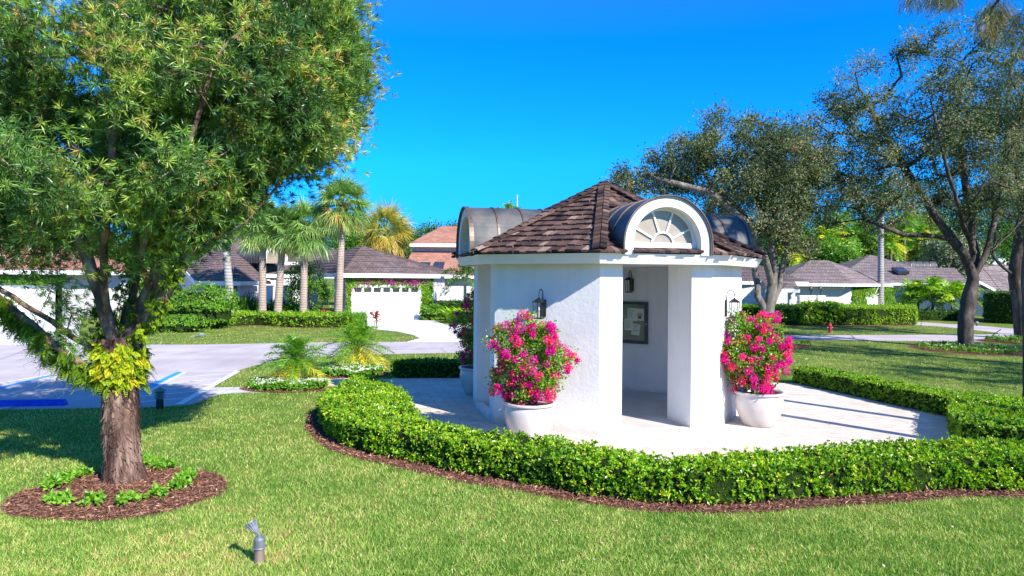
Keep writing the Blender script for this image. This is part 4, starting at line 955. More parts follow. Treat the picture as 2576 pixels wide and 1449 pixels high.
# ---------------------------------------------------------------- live oaks on the right
def oak(base_px, zoff, limbs_px, ells, n, label, seed, R0, per=120, crad=.36, shell=.3, flt=None, L_=.13, W_=.055, bark=None):
    b = G(*base_px); z = b[1]; lim = [[b] + [H(a, c, z + d) for a, c, d in limbs_px[0]]] + [[H(a, c, z + d) for a, c, d in l] for l in limbs_px[1:]]
    r = np.random.default_rng(seed); c = ellclumps(ells, n, r, z, shell=shell)
    if flt is not None: s = np.array([proj(q) for q in c]); c = c[flt(s)]
    gp = vnoise(c[:, 0] + 90, c[:, 2] + c[:, 1] * .6 + 40, 1.5, seed); c = c[gp > .20]
    return broadleaf('oak_tree', label, 'tree', b, lim, c, R0, M['oakleaf'], bark or M['bark'], per=per, crad=crad, L=L_, Wd=W_, step=.45, rt=.012, seed=seed, group='oak trees on the right lawn', tl=(.1, .85))
oak((2430, 876), 0, [[(2429, 800, 0), (2438, 745, 0), (2448, 700, 0)],
    [(2448, 700, 0), (2425, 640, -.2), (2395, 603, -.4), (2330, 592, -.7), (2270, 590, -1), (2200, 560, -1.2)], [(2440, 730, 0), (2452, 640, .5), (2440, 540, .8), (2420, 400, 1), (2400, 200, 1.2)],
    [(2395, 603, -.4), (2350, 540, -.3), (2290, 450, 0), (2220, 330, .3), (2160, 220, .4)], [(2448, 700, 0), (2478, 640, .1), (2500, 560, .2), (2525, 430, .3), (2540, 250, .5)], [(2452, 640, .5), (2420, 560, -1.5), (2380, 420, -2.5), (2340, 250, -3)], [(2478, 640, .1), (2540, 590, 1.2), (2620, 500, 2)]],
    [(2330, 430, 290, 140, 4.5), (2300, 270, 190, 150, 3.5), (2440, 230, 170, 190, 3.6), (2120, 400, 130, 95, 2.6), (2150, 260, 100, 70, 2), (2300, 120, 60, 65, 1.2), (2460, 90, 90, 60, 1.5), (2520, 400, 150, 170, 4), (2060, 340, 75, 75, 1.5), (2200, 180, 70, 80, 1.5), (2090, 500, 95, 75, 2), (2250, 530, 130, 60, 2.5)],
    680, 'large spreading oak with forked trunk on the right lawn', 41, .285, flt=lambda s: s[:, 1] < 590)
oak((1937, 872), 0, [[(1935, 820, 0), (1930, 790, 0)], [(1930, 790, 0), (1905, 745, -.1), (1880, 700, -.2), (1862, 680, -.3)], [(1930, 790, 0), (1942, 720, 0), (1948, 650, 0), (1930, 590, 0), (1900, 480, .2)], [(1935, 800, 0), (1960, 720, .1), (1975, 640, .1), (1990, 590, .2), (2010, 500, .3)], [(1905, 745, -.1), (1900, 690, .4), (1895, 640, .7), (1850, 520, 1), (1780, 450, 1)], [(1942, 720, 0), (1920, 640, -.6), (1880, 560, -1), (1780, 480, -1.3), (1650, 450, -1.2)]],
    [(1860, 420, 175, 125, 3.2), (1840, 340, 100, 70, 1.8), (1730, 430, 110, 90, 2), (1610, 455, 85, 45, 1.3), (1990, 450, 85, 100, 2.2), (1900, 540, 140, 60, 2.4), (1990, 610, 60, 45, 1.2), (1560, 470, 40, 30, .8)],
    560, 'rounded oak behind the right side of the kiosk', 42, .27, per=135, crad=.36, flt=lambda s: s[:, 1] < 655, bark=M['palebark'])
oak((2572, 852), 0, [[(2566, 760, 0), (2556, 700, 0)], [(2556, 700, 0), (2510, 660, -.3), (2470, 610, -.6), (2440, 560, -.8)], [(2556, 700, 0), (2568, 600, 0), (2590, 450, .2), (2600, 200, .4)], [(2550, 740, 0), (2520, 735, -.2), (2485, 690, -.3), (2455, 655, -.2)]],
    [(2640, 330, 190, 260, 5), (2560, 520, 130, 90, 3), (2540, 300, 90, 140, 2.4)], 420, 'oak cut by the right edge of the photo', 43, .34, flt=lambda s: s[:, 1] < 620)

# ---------------------------------------------------------------- casuarina at the right edge, hanging tufts at the top
b = G(2577, 1033); r = np.random.default_rng(55)
cz_ = b[1]
cc = np.concatenate([ellclumps([(2560, 60, 60, 70, .9, -1), (2575, 180, 40, 60, .8, -.5), (2620, -60, 200, 160, 2.2, 0), (2780, 100, 180, 300, 2.2, 0)], 70, r, cz_), np.array([H(2300, -12, cz_ - 1), H(2345, -10, cz_ - 1), H(2370, -22, cz_ - 1), H(2320, -45, cz_ - 1), H(2360, -60, cz_ - 1)])])
M['needle'] = leafmat('casuarina_needle', [(0, (.05, .08, .02)), (.5, (.12, .16, .03)), (.8, (.30, .22, .05)), (1, (.5, .28, .06))], rough=.5, transl=.25)
t = broadleaf('pine_tree', 'feathery pine at the right edge, with tufts hanging at the top of the sky', 'tree', b, [[b, H(2581, 800, cz_), H(2590, 500, cz_), H(2610, 100, cz_), H(2620, -300, cz_)], [H(2615, 0, cz_), H(2500, -100, cz_ - .5), H(2360, -90, cz_ - 1)]], cc, .085, M['needle'], M['bark'], per=190, crad=.22, L=.30, Wd=.011, step=.35, rt=.006, seed=55, droop=1.3, tl=(.2, .95))
# palms just outside the frame on the right: their stems and the trees there shade the paving and lawn
# ================================================================ houses
def shinglemat(name, c1, c2, mort, bw=.22, bh=.21): return brickmat(name, c1, c2, mort, bw, bh, rough=.9, msize=.012, bstr=.35, nscale=.9, uv=True)
M['roofbrown'] = shinglemat('weathered_shingles', (.125, .09, .09), (.21, .155, .155), (.04, .03, .03))
M['roofpink'] = shinglemat('pink_flat_tiles', (.38, .18, .13), (.50, .26, .19), (.16, .07, .05), .3, .3)
M['roofgrey'] = shinglemat('grey_shingles', (.20, .155, .155), (.31, .25, .245), (.06, .045, .045))
M['fasciawhite'] = M['white']
def clip(poly, lo, hi, key):
    def half(P, f):
        o = []
        for i in range(len(P)):
            a, b = P[i], P[(i + 1) % len(P)]; fa, fb = f(a), f(b)
            if fa >= 0: o.append(a)
            if (fa >= 0) != (fb >= 0): o.append(a + (b - a) * (fa / (fa - fb)))
        return o
    P = half(poly, lambda p: key(p) - lo)
    return half(P, lambda p: hi - key(p)) if len(P) > 2 else []
def roofpart(faces, parent, mat, course=.28, th=.035, name='roof'):
    V, F, UV = [], [], []
    for face in faces:
        P = [np.array(p, float) for p in face]; n = np.zeros(3)
        for i in range(len(P)): n += np.cross(P[i], P[(i + 1) % len(P)])
        n = unit(n); 
        if n[2] < 0: P = P[::-1]; n = -n
        u = unit(np.cross(np.array([0, 0, 1.]), n)); v = np.cross(n, u); base = P[0]; vs = [np.dot(p - base, v) for p in P]; lo, hi = min(vs), max(vs)
        c = lo
        while c < hi - 1e-3:
            Q = clip(P, c, c + course, lambda p: np.dot(p - base, v))
            if len(Q) > 2:
                i0 = len(V)
                for p in Q:
                    s = (np.dot(p - base, v) - c) / course; V.append(p + n * (th * (1 - s) + .004))
                F.append(list(range(i0, len(V)))); UV += [(np.dot(p - base, u), np.dot(p - base, v) - lo) for p in Q]
                low = [p for p in Q if abs(np.dot(p - base, v) - c) < 1e-4]
                if len(low) >= 2:
                    low.sort(key=lambda p: np.dot(p, u)); a, b = low[0], low[-1]; i0 = len(V)
                    for p, o in ((a, 0), (b, 0), (b, th), (a, th)): V.append(p + n * (o - .001)); UV.append((np.dot(p - base, u), np.dot(p - base, v) - lo))
                    F.append([i0, i0 + 1, i0 + 2, i0 + 3])
            c += course
    return npmesh(name, V, F, mat, parent, uv=UV, world=True)
def beam(mb, a, b, h, w_=.12, drop=0):
    """fascia board from a to b, top edge on a-b"""
    a = np.array(a, float); b = np.array(b, float); d = b - a; n = unit(np.array([-d[1], d[0], 0])) * w_ / 2
    V = [a - n, b - n, b + n, a + n]; V = [p - np.array([0, 0, h]) for p in V] + V
    mb.add(V, [(0, 3, 2, 1), (4, 5, 6, 7), (0, 1, 5, 4), (1, 2, 6, 5), (2, 3, 7, 6), (3, 0, 4, 7)])
def fasc(parent, segs, h=.2):
    m = MB()
    for a, b in segs: beam(m, a, b, h)
    m.build('fascia', M['white'], parent, world=True)
def slab(mb, a, b, z0, z1, th=.25, inward=1):
    """vertical wall from a to b (x,y), thickness behind"""
    a = np.array(a[:2]); b = np.array(b[:2]); d = unit(b - a); n = np.array([-d[1], d[0]]) * th * inward
    mb.prism([tuple(a), tuple(b), tuple(b + n), tuple(a + n)], z0, z1)
def ivy(parent_name, a, b, z0, z1, label, holes=(), n=900, seed=3, mat=None, flower=None, leaf=.12, thick=.18, cat='climbing plant'):
    r = np.random.default_rng(seed); a = np.array(a[:2]); b = np.array(b[:2]); d = unit(b - a); Lw = np.linalg.norm(b - a); no = np.array([d[1], -d[0]])
    t = thing(parent_name, label, cat, (*a, z0)); u = r.uniform(0, Lw, n); h = r.uniform(z0, z1, n); ok = np.ones(n, bool)
    for (u0, u1, h0, h1) in holes: ok &= ~((u > u0 + r.normal(size=n) * .05) & (u < u1 + r.normal(size=n) * .05) & (h > h0) & (h < h1 + r.normal(size=n) * .12))
    u, h = u[ok], h[ok]; o = vnoise(u, h, .5, seed) * thick + r.uniform(0, .06, len(u)); P = np.c_[a + d * u[:, None] + no * o[:, None], h]; A = unit(np.c_[np.tile(no, (len(u), 1)) + r.normal(size=(len(u), 2)) * .5, r.uniform(0, .9, len(u))])
    V, F, wi = whorls(P, A, 6, leaf, leaf * .55, r=r); tt = r.uniform(.1, .8, len(P)); npmesh('foliage', V, F, mat or M['darkleaf'], t, tint=np.clip(tt[wi] + r.normal(size=len(wi)) * .1, 0, 1), world=True)
    if flower:
        Vs = []; 
        for (fu, fh, fr, k) in flower:
            q = np.array([*(a + d * fu + no * (thick + .05)), fh]); Pq = q + r.normal(size=(k, 3)) * np.array([fr, .04, fr * .5]); v_, _ = leafquads(Pq, rdir(k, r), .07, .06, r=r); Vs.append(v_)
        v_ = np.concatenate(Vs); npmesh('flowers', v_, np.arange(len(v_)).reshape(-1, 4), M['purplebract'], t, tint=r.uniform(0, 1, len(v_) // 4), world=True)
    return t
M['purplebract'] = leafmat('purple_bract', [(0, (.45, .01, .32)), (1, (.72, .04, .50))], rough=.6, transl=.3)
def windowpane(parent, pts, name='window', mat=None, th=.04):
    """thin framed pane; pts 4 world corners counter-clockwise from the front"""
    P = [np.array(p, float) for p in pts]; n = unit(np.cross(P[1] - P[0], P[3] - P[0])); m = MB(); V = P + [p - n * th for p in P]
    m.add([p + n * .02 for p in V], [(0, 1, 2, 3), (7, 6, 5, 4), (0, 4, 5, 1), (1, 5, 6, 2), (2, 6, 7, 3), (3, 7, 4, 0)]); return m.build(name, mat or M['darkglass'], parent, world=True)

# ---- centre house
FL = H(858.7, 686, 43.3); FR = H(1106.6, 691, 45.9); eh = (FL[2] + FR[2]) / 2; FL[2] = FR[2] = eh
APX = H(911.5, 618, 47.5); BL = H(786, 690, 50.5); BL[2] = eh; RB = H(788, 655, 52); BR = FR + (APX - FL) * 2 * np.array([1, 1, 0]) + np.array([0, 2, 0])
house = thing('house', 'white house with brown shingle hips and a wide white garage door behind four palms', 'house', (-12, 48, 0))
ML = H(459, 690, 48.5); MR = H(862, 682, 52); MR[2] = ML[2] = H(640, 689, 48.5)[2]; RL = H(576, 592, 55.5); RR = H(735, 595, 56); BK = H(560, 640, 62); BKR = H(880, 640, 62)
wl = H(492, 707, 44.5); wr = H(607, 708, 44.5); wa = H(573, 623, 49.5); wb_ = H(459, 671, 49)
wl[2] = wr[2] = (wl[2] + wr[2]) / 2
roofpart([[FL, FR, APX], [BL, FL, APX, RB], [FR, BR, APX], [ML, MR, RR, RL], [MR, BKR, RR], [BK, ML, RL], [wl, wr, wa], [wb_, wl, wa], [wr, wr + np.array([0, 6, 0]), wa]], house, M['roofbrown'])
fasc(house, [(FL, FR), (BL, FL), (ML + np.array([3.2, 0, 0]), MR), (wl, wr), (wb_, wl), (wr, wr + np.array([.1, 3, 0]))], .26)
gd = unit((FR - FL)[:2]); gn = np.array([gd[1], -gd[0]])       # along the garage front, and outwards
g0 = FL[:2] + gd * .35 - gn * .45; g1 = FR[:2] - gd * .35 - gn * .45
m = MB(); slab(m, g0, g1, 0, eh - .12); gl = g0 - gn * 6 ; slab(m, g0 + gd * .01, g0 + gd * .01 + np.array([-2.0, 5.0]), 0, eh - .12, inward=-1); slab(m, g1, g1 + np.array([.3, 5.]), 0, eh - .12)
e0 = H(598, 700, 49.2)[:2]; e1 = H(800, 700, 51)[:2]; slab(m, e0, e1, 0, ML[2] - .15)
l0_ = H(497, 720, 45.2)[:2]; l1_ = H(603, 720, 45.2)[:2]; slab(m, l0_, l1_, 0, wl[2] - .15); slab(m, H(446, 720, 49.5)[:2], l0_, 0, wl[2] + .3); slab(m, l1_, l1_ + np.array([.2, 4]), 0, wl[2] - .15)
m.build('wall', M['housewall'], house, world=True)
# garage door with panels and a row of small windows
Wg = np.linalg.norm(g1 - g0)
def gp(u, h, o=0.0): q = g0 + gd * u + gn * o; return np.array([q[0], q[1], h])
du0 = min(np.linspace(0, Wg, 200), key=lambda u: abs(proj(gp(u, 1.2))[0] - 888)); du1 = min(np.linspace(0, Wg, 200), key=lambda u: abs(proj(gp(u, 1.2))[0] - 1053)); dh = 2.13
def gbox(mb, u0, u1, h0, h1, o0, o1): V = [gp(u, h, o) for o in (o0, o1) for u, h in ((u0, h0), (u1, h0), (u1, h1), (u0, h1))]; mb.add(V, [(3, 2, 1, 0), (4, 5, 6, 7), (0, 1, 5, 4), (1, 2, 6, 5), (2, 3, 7, 6), (3, 0, 4, 7)])
m = MB()
for i in range(4): gbox(m, du0, du1, i * dh / 4 + .008, (i + 1) * dh / 4 - .008, .02, .05)
gbox(m, du0, du1, 0, dh, .005, .025)
door = m.build('garage_door', M['white'], house, world=True)
m = MB(); gbox(m, du0 - .14, du0, 0, dh + .14, 0, .09); gbox(m, du1, du1 + .14, 0, dh + .14, 0, .09); gbox(m, du0, du1, dh, dh + .14, 0, .09); m.build('door_frame', M['white'], door, world=True)
for i in range(7):
    c = du0 + (i + .5) * (du1 - du0) / 7; m = MB(); gbox(m, c - .23, c + .23, dh * .83, dh * .97, .045, .056); m.build('pane', M['darkglass'], door, world=True)
# arched windows in the entrance wall
def archwin(Xc, half, h0, h1, zz, pa):
    m = MB(); c = H(Xc, 740, zz); n = 12; pts = [(-half, h0), (half, h0)] + [(half * math.cos(a), h1 + half * math.sin(a)) for a in np.linspace(0, math.pi, n)]
    V = [(c[0] + p, c[1], q) for p, q in pts] + [(c[0] + p, c[1] + .05, q) for p, q in pts]; k = len(pts)
    m.add(V, [tuple(range(k)), tuple(range(k, 2 * k))[::-1]] + [(i, i + k, (i + 1) % k + k, (i + 1) % k) for i in range(k)]); w_ = m.build('window', M['darkglass'], pa, world=True)
    m = MB(); m.box((c[0], c[1] - .03, h1 - .06), (half * 2 + .1, .06, .1)); 
    ar = [(c[0] + (half + .06) * math.cos(a), c[1] - .02, h1 + (half + .06) * math.sin(a)) for a in np.linspace(0, math.pi, 14)]; m.tube([(c[0] + half + .06, c[1] - .02, h0)] + ar + [(c[0] - half - .06, c[1] - .02, h0)], .05, 6); m.build('window_frame', M['white'], w_, world=True)
archwin(637.5, .40, .2, 2.1, 49.15, house); archwin(675, .2, 1.6, 2.2, 49.3, house)
for X in (524, 545, 585): 
    q = H(X, 750, 45.2); windowpane(house, [(q[0] - .28, q[1] - .01, 1.0), (q[0] + .28, q[1] - .01, 1.0), (q[0] + .28, q[1] - .01, 2.1), (q[0] - .28, q[1] - .01, 2.1)])
# barrel dormer, its white face turned to the right
def barrel(pa, c, r_b, ln, az, mat, h0=0, ribs=5, leg=.5):
    d = np.array([math.cos(az), math.sin(az), 0]); s = np.array([-d[1], d[0], 0]); c = np.array(c); prof = [(-r_b, -leg)] + [(-r_b * math.cos(a), r_b * math.sin(a)) for a in np.linspace(0, math.pi, 20)] + [(r_b, -leg)]
    V = [c + s * p + np.array([0, 0, q]) for p, q in prof] + [c - d * ln + s * p + np.array([0, 0, q]) for p, q in prof]; k = len(prof); m = MB(); m.add(V, [(i, i + 1, k + i + 1, k + i) for i in range(k - 1)]); o = m.build('barrel_dormer', mat, pa, world=True)
    m = MB()
    for j in range(ribs + 1): m.tube([c - d * ln * j / ribs + s * p * 1.01 + np.array([0, 0, q * 1.01]) for p, q in prof], .03, 5)
    m.build('seam', M['seam'], o, world=True)
    m = MB(); V = [c + d * .03 + s * p + np.array([0, 0, q]) for p, q in prof] + [c - d * .05 + s * p + np.array([0, 0, q]) for p, q in prof]; V2 = [c + d * .03 + s * p * .7 + np.array([0, 0, q * .7 if q > 0 else q]) for p, q in prof]; 
    m.add(V + V2, [(i, 2 * k + i, 2 * k + i + 1, i + 1) for i in range(k - 1)] + [(i, i + 1, k + i + 1, k + i) for i in range(k - 1)]); m.build('arch', M['white'], o, world=True)
    m = MB(); m.add([c + s * p * .72 + np.array([0, 0, q * .72 if q > 0 else q]) for p, q in prof], [tuple(range(k))]); m.build('window', M['frost'], o, world=True)
barrel(house, H(692, 652, 49.8), 1.05, 3.2, R_(-35), M['copper'], leg=.3)
q0 = H(706, 659, 49.6); q1 = H(752, 659, 50.6); m = MB(); beam(m, q0, q1, .22, .2); m.build('parapet', M['white'], house, world=True)
for X0, X1, Yt in ((669, 684, 719), (709, 731, 719)):
    q = H((X0 + X1) / 2, 760, 46); wd = (X1 - X0) * 46 / FP; ht = H(X0, Yt, 46)[2]; t = thing('gate_pillar', 'white gate pillar %s the second palm trunk of the white house' % ('just right of' if X0 < 700 else 'between palm and bushy tree, right of'), 'pillar', (q[0], q[1], 0), 0, 'white pillars at the entrance gates'); m = MB(); m.box((0, 0, ht / 2), (wd, wd, ht)); m.box((0, 0, ht - .02), (wd + .08, wd + .08, .1)); m.build('shaft', M['white'], t)
def PZ(X, z): p = H(X, 760, z); p[2] = 0; return p
def railing(a, b, h, label, gap=.12):
    a = np.array(a[:2]); b = np.array(b[:2]); L_ = np.linalg.norm(b - a); t = thing('railing', label, 'railing', (*a, 0), math.atan2(*(b - a)[::-1])); m = MB()
    for z_ in (.12, h): m = MB(); m.box((L_ / 2, 0, z_), (L_, .03, .03)); m.build('rail', M['black'], t)
    for i in range(int(L_ / gap) + 1):
        m = MB(); m.box((i * gap, 0, h / 2), (.016, .016, h)); m.build('bar', M['black'], t)
railing(H(600, 740, 46)[:2], H(668, 740, 46)[:2], H(600, 737, 46)[2], 'black iron railing in front of the arched window of the white house', .25)
railing(H(731, 740, 46)[:2], H(795, 740, 46)[:2], H(740, 737, 46)[2], 'black iron railing right of the gate pillars of the white house', .25)

# ---- pink roofed house behind, right of the centre house
h2 = thing('house', 'two storey house with salmon tile roofs behind the kiosk dormer', 'house', (-6, 64, 0))
Z = 62
a = H(1010, 690, 57); b = H(1330, 695, 57); b[2] = a[2]; c = H(1036, 632, Z); d = H(1330, 634, Z); d[2] = c[2]
u0 = H(1030, 612, Z - .8); u1 = H(1330, 616, Z - .8); u1[2] = u0[2]; ua = H(1112, 569, Z + 4); ub = H(1300, 571, Z + 4); ub[2] = ua[2]
roofpart([[a, b, d, c], [u0, u1, ub, ua], [u0 + np.array([0, 8, 0]), u0, ua]], h2, M['roofpink'], course=.34)
fasc(h2, [(u0, u1), (a, b)], .3)
m = MB(); slab(m, c[:2] - [0, .05], d[:2], c[2] - .4, u0[2] - .15); slab(m, H(1040, 720, 57.6)[:2], H(1330, 720, 57.6)[:2], 0, a[2] - .1); m.build('wall', M['housewall'], h2, world=True)
for X, Y in ((1068, 689), (1104, 688), (1128, 700)):
    q = H(X, Y - 20, 58.6); m = MB(); sl = unit(c - a); M3 = np.array([[1, 0, 0], [0, 1, 0], [0, 0, 1]]); m.box((0, 0, 0), (.85, 1.5, .14), M=rotx(math.atan2(sl[2], sl[1]))); o = m.build('skylight', M['darkglass'], h2); o.location = tuple(q - np.array(h2.location))

# ---- left house
h3 = thing('house', 'garage house with salmon tile roof behind the big tree on the left', 'house', (-28, 42, 0))
a = H(-420, 684, 40.5); b = H(168, 680, 40.5); a[2] = b[2]; c = H(92, 601, 45.5); d = H(-420, 606, 45.5); d[2] = c[2]
roofpart([[a, b, c, d], [b, b + np.array([0, 10, 0]), c]], h3, M['roofpink'], course=.34); fasc(h3, [(a, b), (b, b + np.array([0, 6, 0]))], .25)
m = MB(); slab(m, H(-420, 720, 41)[:2], H(150, 720, 41)[:2], 0, a[2] - .1); slab(m, H(150, 720, 41)[:2], H(150, 720, 41)[:2] + [0, 8], 0, a[2] - .1); m.build('wall', M['housewall'], h3, world=True)
m = MB()
p0 = H(-130, 740, 40.98)[:2]; p1 = H(120, 740, 40.98)[:2]
for i in range(4): m.prism([tuple(p0), tuple(p1), tuple(p1 - [0, .04]), tuple(p0 - [0, .04])], .01 + i * .53, .53 + i * .53 - .02)
m.build('garage_door', M['white'], h3, world=True)
ivy('ivy', H(-300, 700, 40.9), H(165, 700, 40.9), 2.15, a[2] - .2, 'strip of ivy under the eave of the left garage', n=2600, seed=6, mat=M['brightleaf'])

# ---- right houses
h4 = thing('house', 'low white house with brown roof just right of the kiosk behind the oak', 'house', (20, 52, 0))
a = H(1800, 704, 50); b = H(2032, 712, 52); a[2] = b[2] = (a[2] + b[2]) / 2; c = H(1905, 666, 55.5); d = H(1800, 668, 55)
e = H(1925, 727, 47.5); f = H(2011, 728, 47.5); f[2] = e[2]; g = H(1995, 703, 51)
roofpart([[a, b, c, d], [b, b + np.array([0, 8, 0]), c], [e, f, g, H(1920, 703, 51)]], h4, M['roofbrown']); fasc(h4, [(a, b), (e, f)], .22)
m = MB(); slab(m, H(1800, 740, 50.8)[:2], H(1996, 740, 51.2)[:2], 0, a[2] - .1); slab(m, H(1985, 740, 48)[:2], H(2000, 740, 48)[:2], 0, e[2] - .1, th=.3); m.build('wall', M['housewall'], h4, world=True)
h5 = thing('house', 'white house with a broad grey brown hip roof and ivy framed gate', 'house', (26, 56, 0))
a = H(1960, 713, 54); b = H(2147, 713, 54); b[2] = a[2] = H(2050, 713, 54)[2]; c = H(2038, 655, 59.5); d = H(2082, 656, 59.5); d[2] = c[2]; e = H(2242, 714, 60); e[2] = a[2]
roofpart([[a, b, d, c], [b, e, d], [a + np.array([0, 9, 0]), a, c]], h5, M['roofgrey']); fasc(h5, [(a, b), (b, e)], .22)
m = MB(); slab(m, H(1990, 740, 54.8)[:2], H(2140, 740, 54.8)[:2], 0, a[2] - .1); w1 = H(2140, 740, 54.8)[:2]; w2 = H(2246, 740, 60.5)[:2]; slab(m, w1, w2, 0, a[2] - .1); m.build('wall', M['housewall'], h5, world=True)
def uw(X): return min(np.linspace(0, np.linalg.norm(w2 - w1), 200), key=lambda u: abs(proj(np.array([*(w1 + unit(w2 - w1) * u), 1.]))[0] - X))
ivy('ivy', w1, w2, .0, a[2] - .25, 'clipped ivy covering the wall around a white arched gate', holes=[(uw(2176), uw(2207), -1, 1.5)], n=3800, seed=9, leaf=.11, mat=M['hedgeleaf'])
t = thing('gate', 'white arched gate door in the ivy covered wall', 'gate', (*w1, 0)); m = MB(); ua_, ub_ = uw(2174), uw(2209); dd = unit(w2 - w1); nn_ = np.array([dd[1], -dd[0]])
P = [w1 + dd * ua_, w1 + dd * ub_, w1 + dd * ub_ + nn_ * .1, w1 + dd * ua_ + nn_ * .1]; m.prism([tuple(p) for p in P], 0, 1.45); m.build('door', M['white'], t, world=True)
m = MB(); cc_ = w1 + dd * (ua_ + ub_) / 2 + nn_ * .16; rr0 = (ub_ - ua_) / 2
for ai in np.linspace(.25, math.pi - .25, 6): m.tube([(cc_[0], cc_[1], 1.45), (cc_[0] + dd[0] * rr0 * math.cos(ai), cc_[1] + dd[1] * rr0 * math.cos(ai), 1.45 + rr0 * .8 * math.sin(ai))], .02, 4)
m.build('fan_grille', M['white'], t, world=True)
h6 = thing('house', 'long white house with grey roof, barrel skylight and palms along its wall', 'house', (38, 64, 0))
a = H(2085, 712, 61); b = H(2440, 713, 61); a[2] = b[2] = H(2300, 712, 61)[2]; c = H(2189, 641, 69); d = H(2300, 674, 65.5); e = H(2400, 674, 65.5); d[2] = e[2]; f = H(2085, 712, 61)
x1 = H(2302, 674, 65.5); x1[2] = d[2]
roofpart([[a, H(2302, 712, 61), x1, c], [H(2302, 712, 61), b, e, x1], [x1, H(2302, 674, 74), c], [a + np.array([0, 12, 0]), a, c], [b, b + np.array([0, 7, 0]), e]], h6, M['roofgrey']); fasc(h6, [(a, b)], .22)
m = MB(); slab(m, H(2246, 740, 61.5)[:2], H(2482, 740, 56)[:2], 0, a[2] - .5); slab(m, H(2246, 740, 61.8)[:2], H(2425, 740, 62)[:2], 0, a[2] - .1); m.build('wall', M['housewall'], h6, world=True)
barrel(h6, H(2350, 674, 68), .62, 3.9, R_(-12), M['copper'], ribs=7, leg=.3)
q = H(2264, 681, 63.5); m = MB(); m.box((0, 0, 0), (1.0, 1.2, .3), M=rotx(.35)); o = m.build('skylight', M['darkglass'], h6); o.location = tuple(q - np.array(h6.location))
h7 = thing('house', 'house with grey shingle roof at the right edge behind tall dark hedges', 'house', (48, 62, 0))
a = H(2440, 728, 58); b = H(2700, 730, 58); b[2] = a[2]; c = H(2475, 668, 63); d = H(2531, 667, 63); d[2] = c[2]; e = H(2640, 700, 63)
g = H(2458, 704, 54); k = H(2522, 738, 54)
roofpart([[a, b, e, d, c], [g, k, H(2560, 736, 60), H(2500, 702, 60)]], h7, M['roofgrey']); fasc(h7, [(a, b), (g, k)], .2)
m = MB(); slab(m, H(2440, 760, 58.6)[:2], H(2700, 760, 58.6)[:2], 0, a[2] - .1); m.build('wall', M['housewall'], h7, world=True)
h8 = thing('house', 'pale roofed building far behind the right edge oak', 'house', (60, 85, 0)); a = H(2490, 668, 84); b = H(2620, 668, 84); c = H(2510, 650, 90); d = H(2600, 650, 90)
m = MB(); m.add([a, b, d, c], [(0, 1, 2, 3)]); m.build('roof', M['white'], h8, world=True); m = MB(); slab(m, a[:2], b[:2], 0, a[2] - .05); m.build('wall', M['housewall'], h8, world=True)
# entrance pillars with lamps
for i, (X0, X1) in enumerate(((2008, 2029), (2031, 2047), (2054, 2071))):
    zz = 50; q = H((X0 + X1) / 2, 760, zz); wd = (X1 - X0) * zz / FP; ht = H(X0, 743, zz)[2]
    t = thing('gate_pillar', 'white entrance pillar, %s of three in front of the hip roofed white house' % ('leftmost', 'middle', 'rightmost')[i], 'pillar', (q[0], q[1], 0), 0, 'white pillars at the entrance gates')
    m = MB(); m.box((0, 0, (ht - .1) / 2), (wd, .5, ht - .1)); m.box((0, 0, ht - .05), (wd + .06, .56, .1)); m.build('shaft', M['white'], t)
    if i:
        l = thing('post_lamp', ('small black lamp on the middle white entrance pillar', 'small black lamp on the right white entrance pillar')[i - 1], 'lamp', (q[0], q[1], ht), 0, 'lamps on the entrance pillars')
        m = MB(); m.lathe([(.08, 0), (.03, .04), (.03, .2), (.07, .24)], k=8); m.build('post', M['black'], l); m = MB(); m.lathe([(.07, .24), (.13, .5)], k=6); m.build('glass', M['glass'], l); m = MB(); m.lathe([(.15, .5), (.09, .6), (.02, .68)], k=6); m.build('cap', M['black'], l)
        m = MB()
        for a_ in range(6): m.tube([(.07 * math.cos(a_ * 1.047), .07 * math.sin(a_ * 1.047), .24), (.13 * math.cos(a_ * 1.047), .13 * math.sin(a_ * 1.047), .5)], .012, 4)
        m.build('frame', M['black'], l)
railing(H(1990, 760, 50), H(2008, 760, 50), 1.2, 'black railing left of the white entrance pillars', .12)

# ================================================================ planting round the houses
hedge(g2([(540, 822), (640, 818), (760, 824), (872, 824), (880, 812), (760, 806), (640, 803), (546, 806)]), .58, 'low clipped hedge in front of the palms of the white house', leaf=.10, wd=.05, den=70, seed=11, wob=.08)
c = G(463, 832); bush(c + np.array([0, 1.6, 0]), 2.05, 1.6, 1.25, 'large rounded bright green shrub left of the palms', n=2600, leaf=.11, wd=.055, seed=4)
c = G(430, 838); bush(c + np.array([-.2, .9, 0]), 1.7, .9, .45, 'low green shrub spreading at the foot of the large rounded shrub', n=900, leaf=.10, wd=.05, seed=14)
c = PZ(525, 43); q = H(526, 748, c[1]); t = bush((c[0], c[1], q[2] - .55), .5, .5, .45, 'round clipped topiary ball on a stem beside the white house', n=900, leaf=.06, wd=.03, mat=M['yellowleaf'], name='topiary', seed=5, lump=.02); m = MB(); m.tube([(0, 0, -q[2] + .55), (0, 0, .3)], .05, 6); m.build('stem', M['wood'], t)
oak_like = dict(step=.4, rt=.012)
b = PZ(776, 42.0); z = b[1]; r = np.random.default_rng(5)
broadleaf('tree', 'bushy bright green small tree between the palms in front of the garage', 'tree', b + np.array([0, 1.2, 0]), [[b + np.array([0, 1.2, 0]), H(778, 740, z + 1.2)]], ellclumps([(790, 700, 42, 42, 1.1, 1.2), (755, 700, 34, 42, 1, 1.2), (810, 735, 26, 30, .8, 1.2), (745, 745, 30, 35, .8, 1.2), (770, 770, 35, 20, .7, 1)], 90, r, z, shell=.5), .07, M['brightleaf'], M['bark'], per=70, crad=.32, L=.14, Wd=.08, seed=5)
c = G(890, 822); r = np.random.default_rng(6)
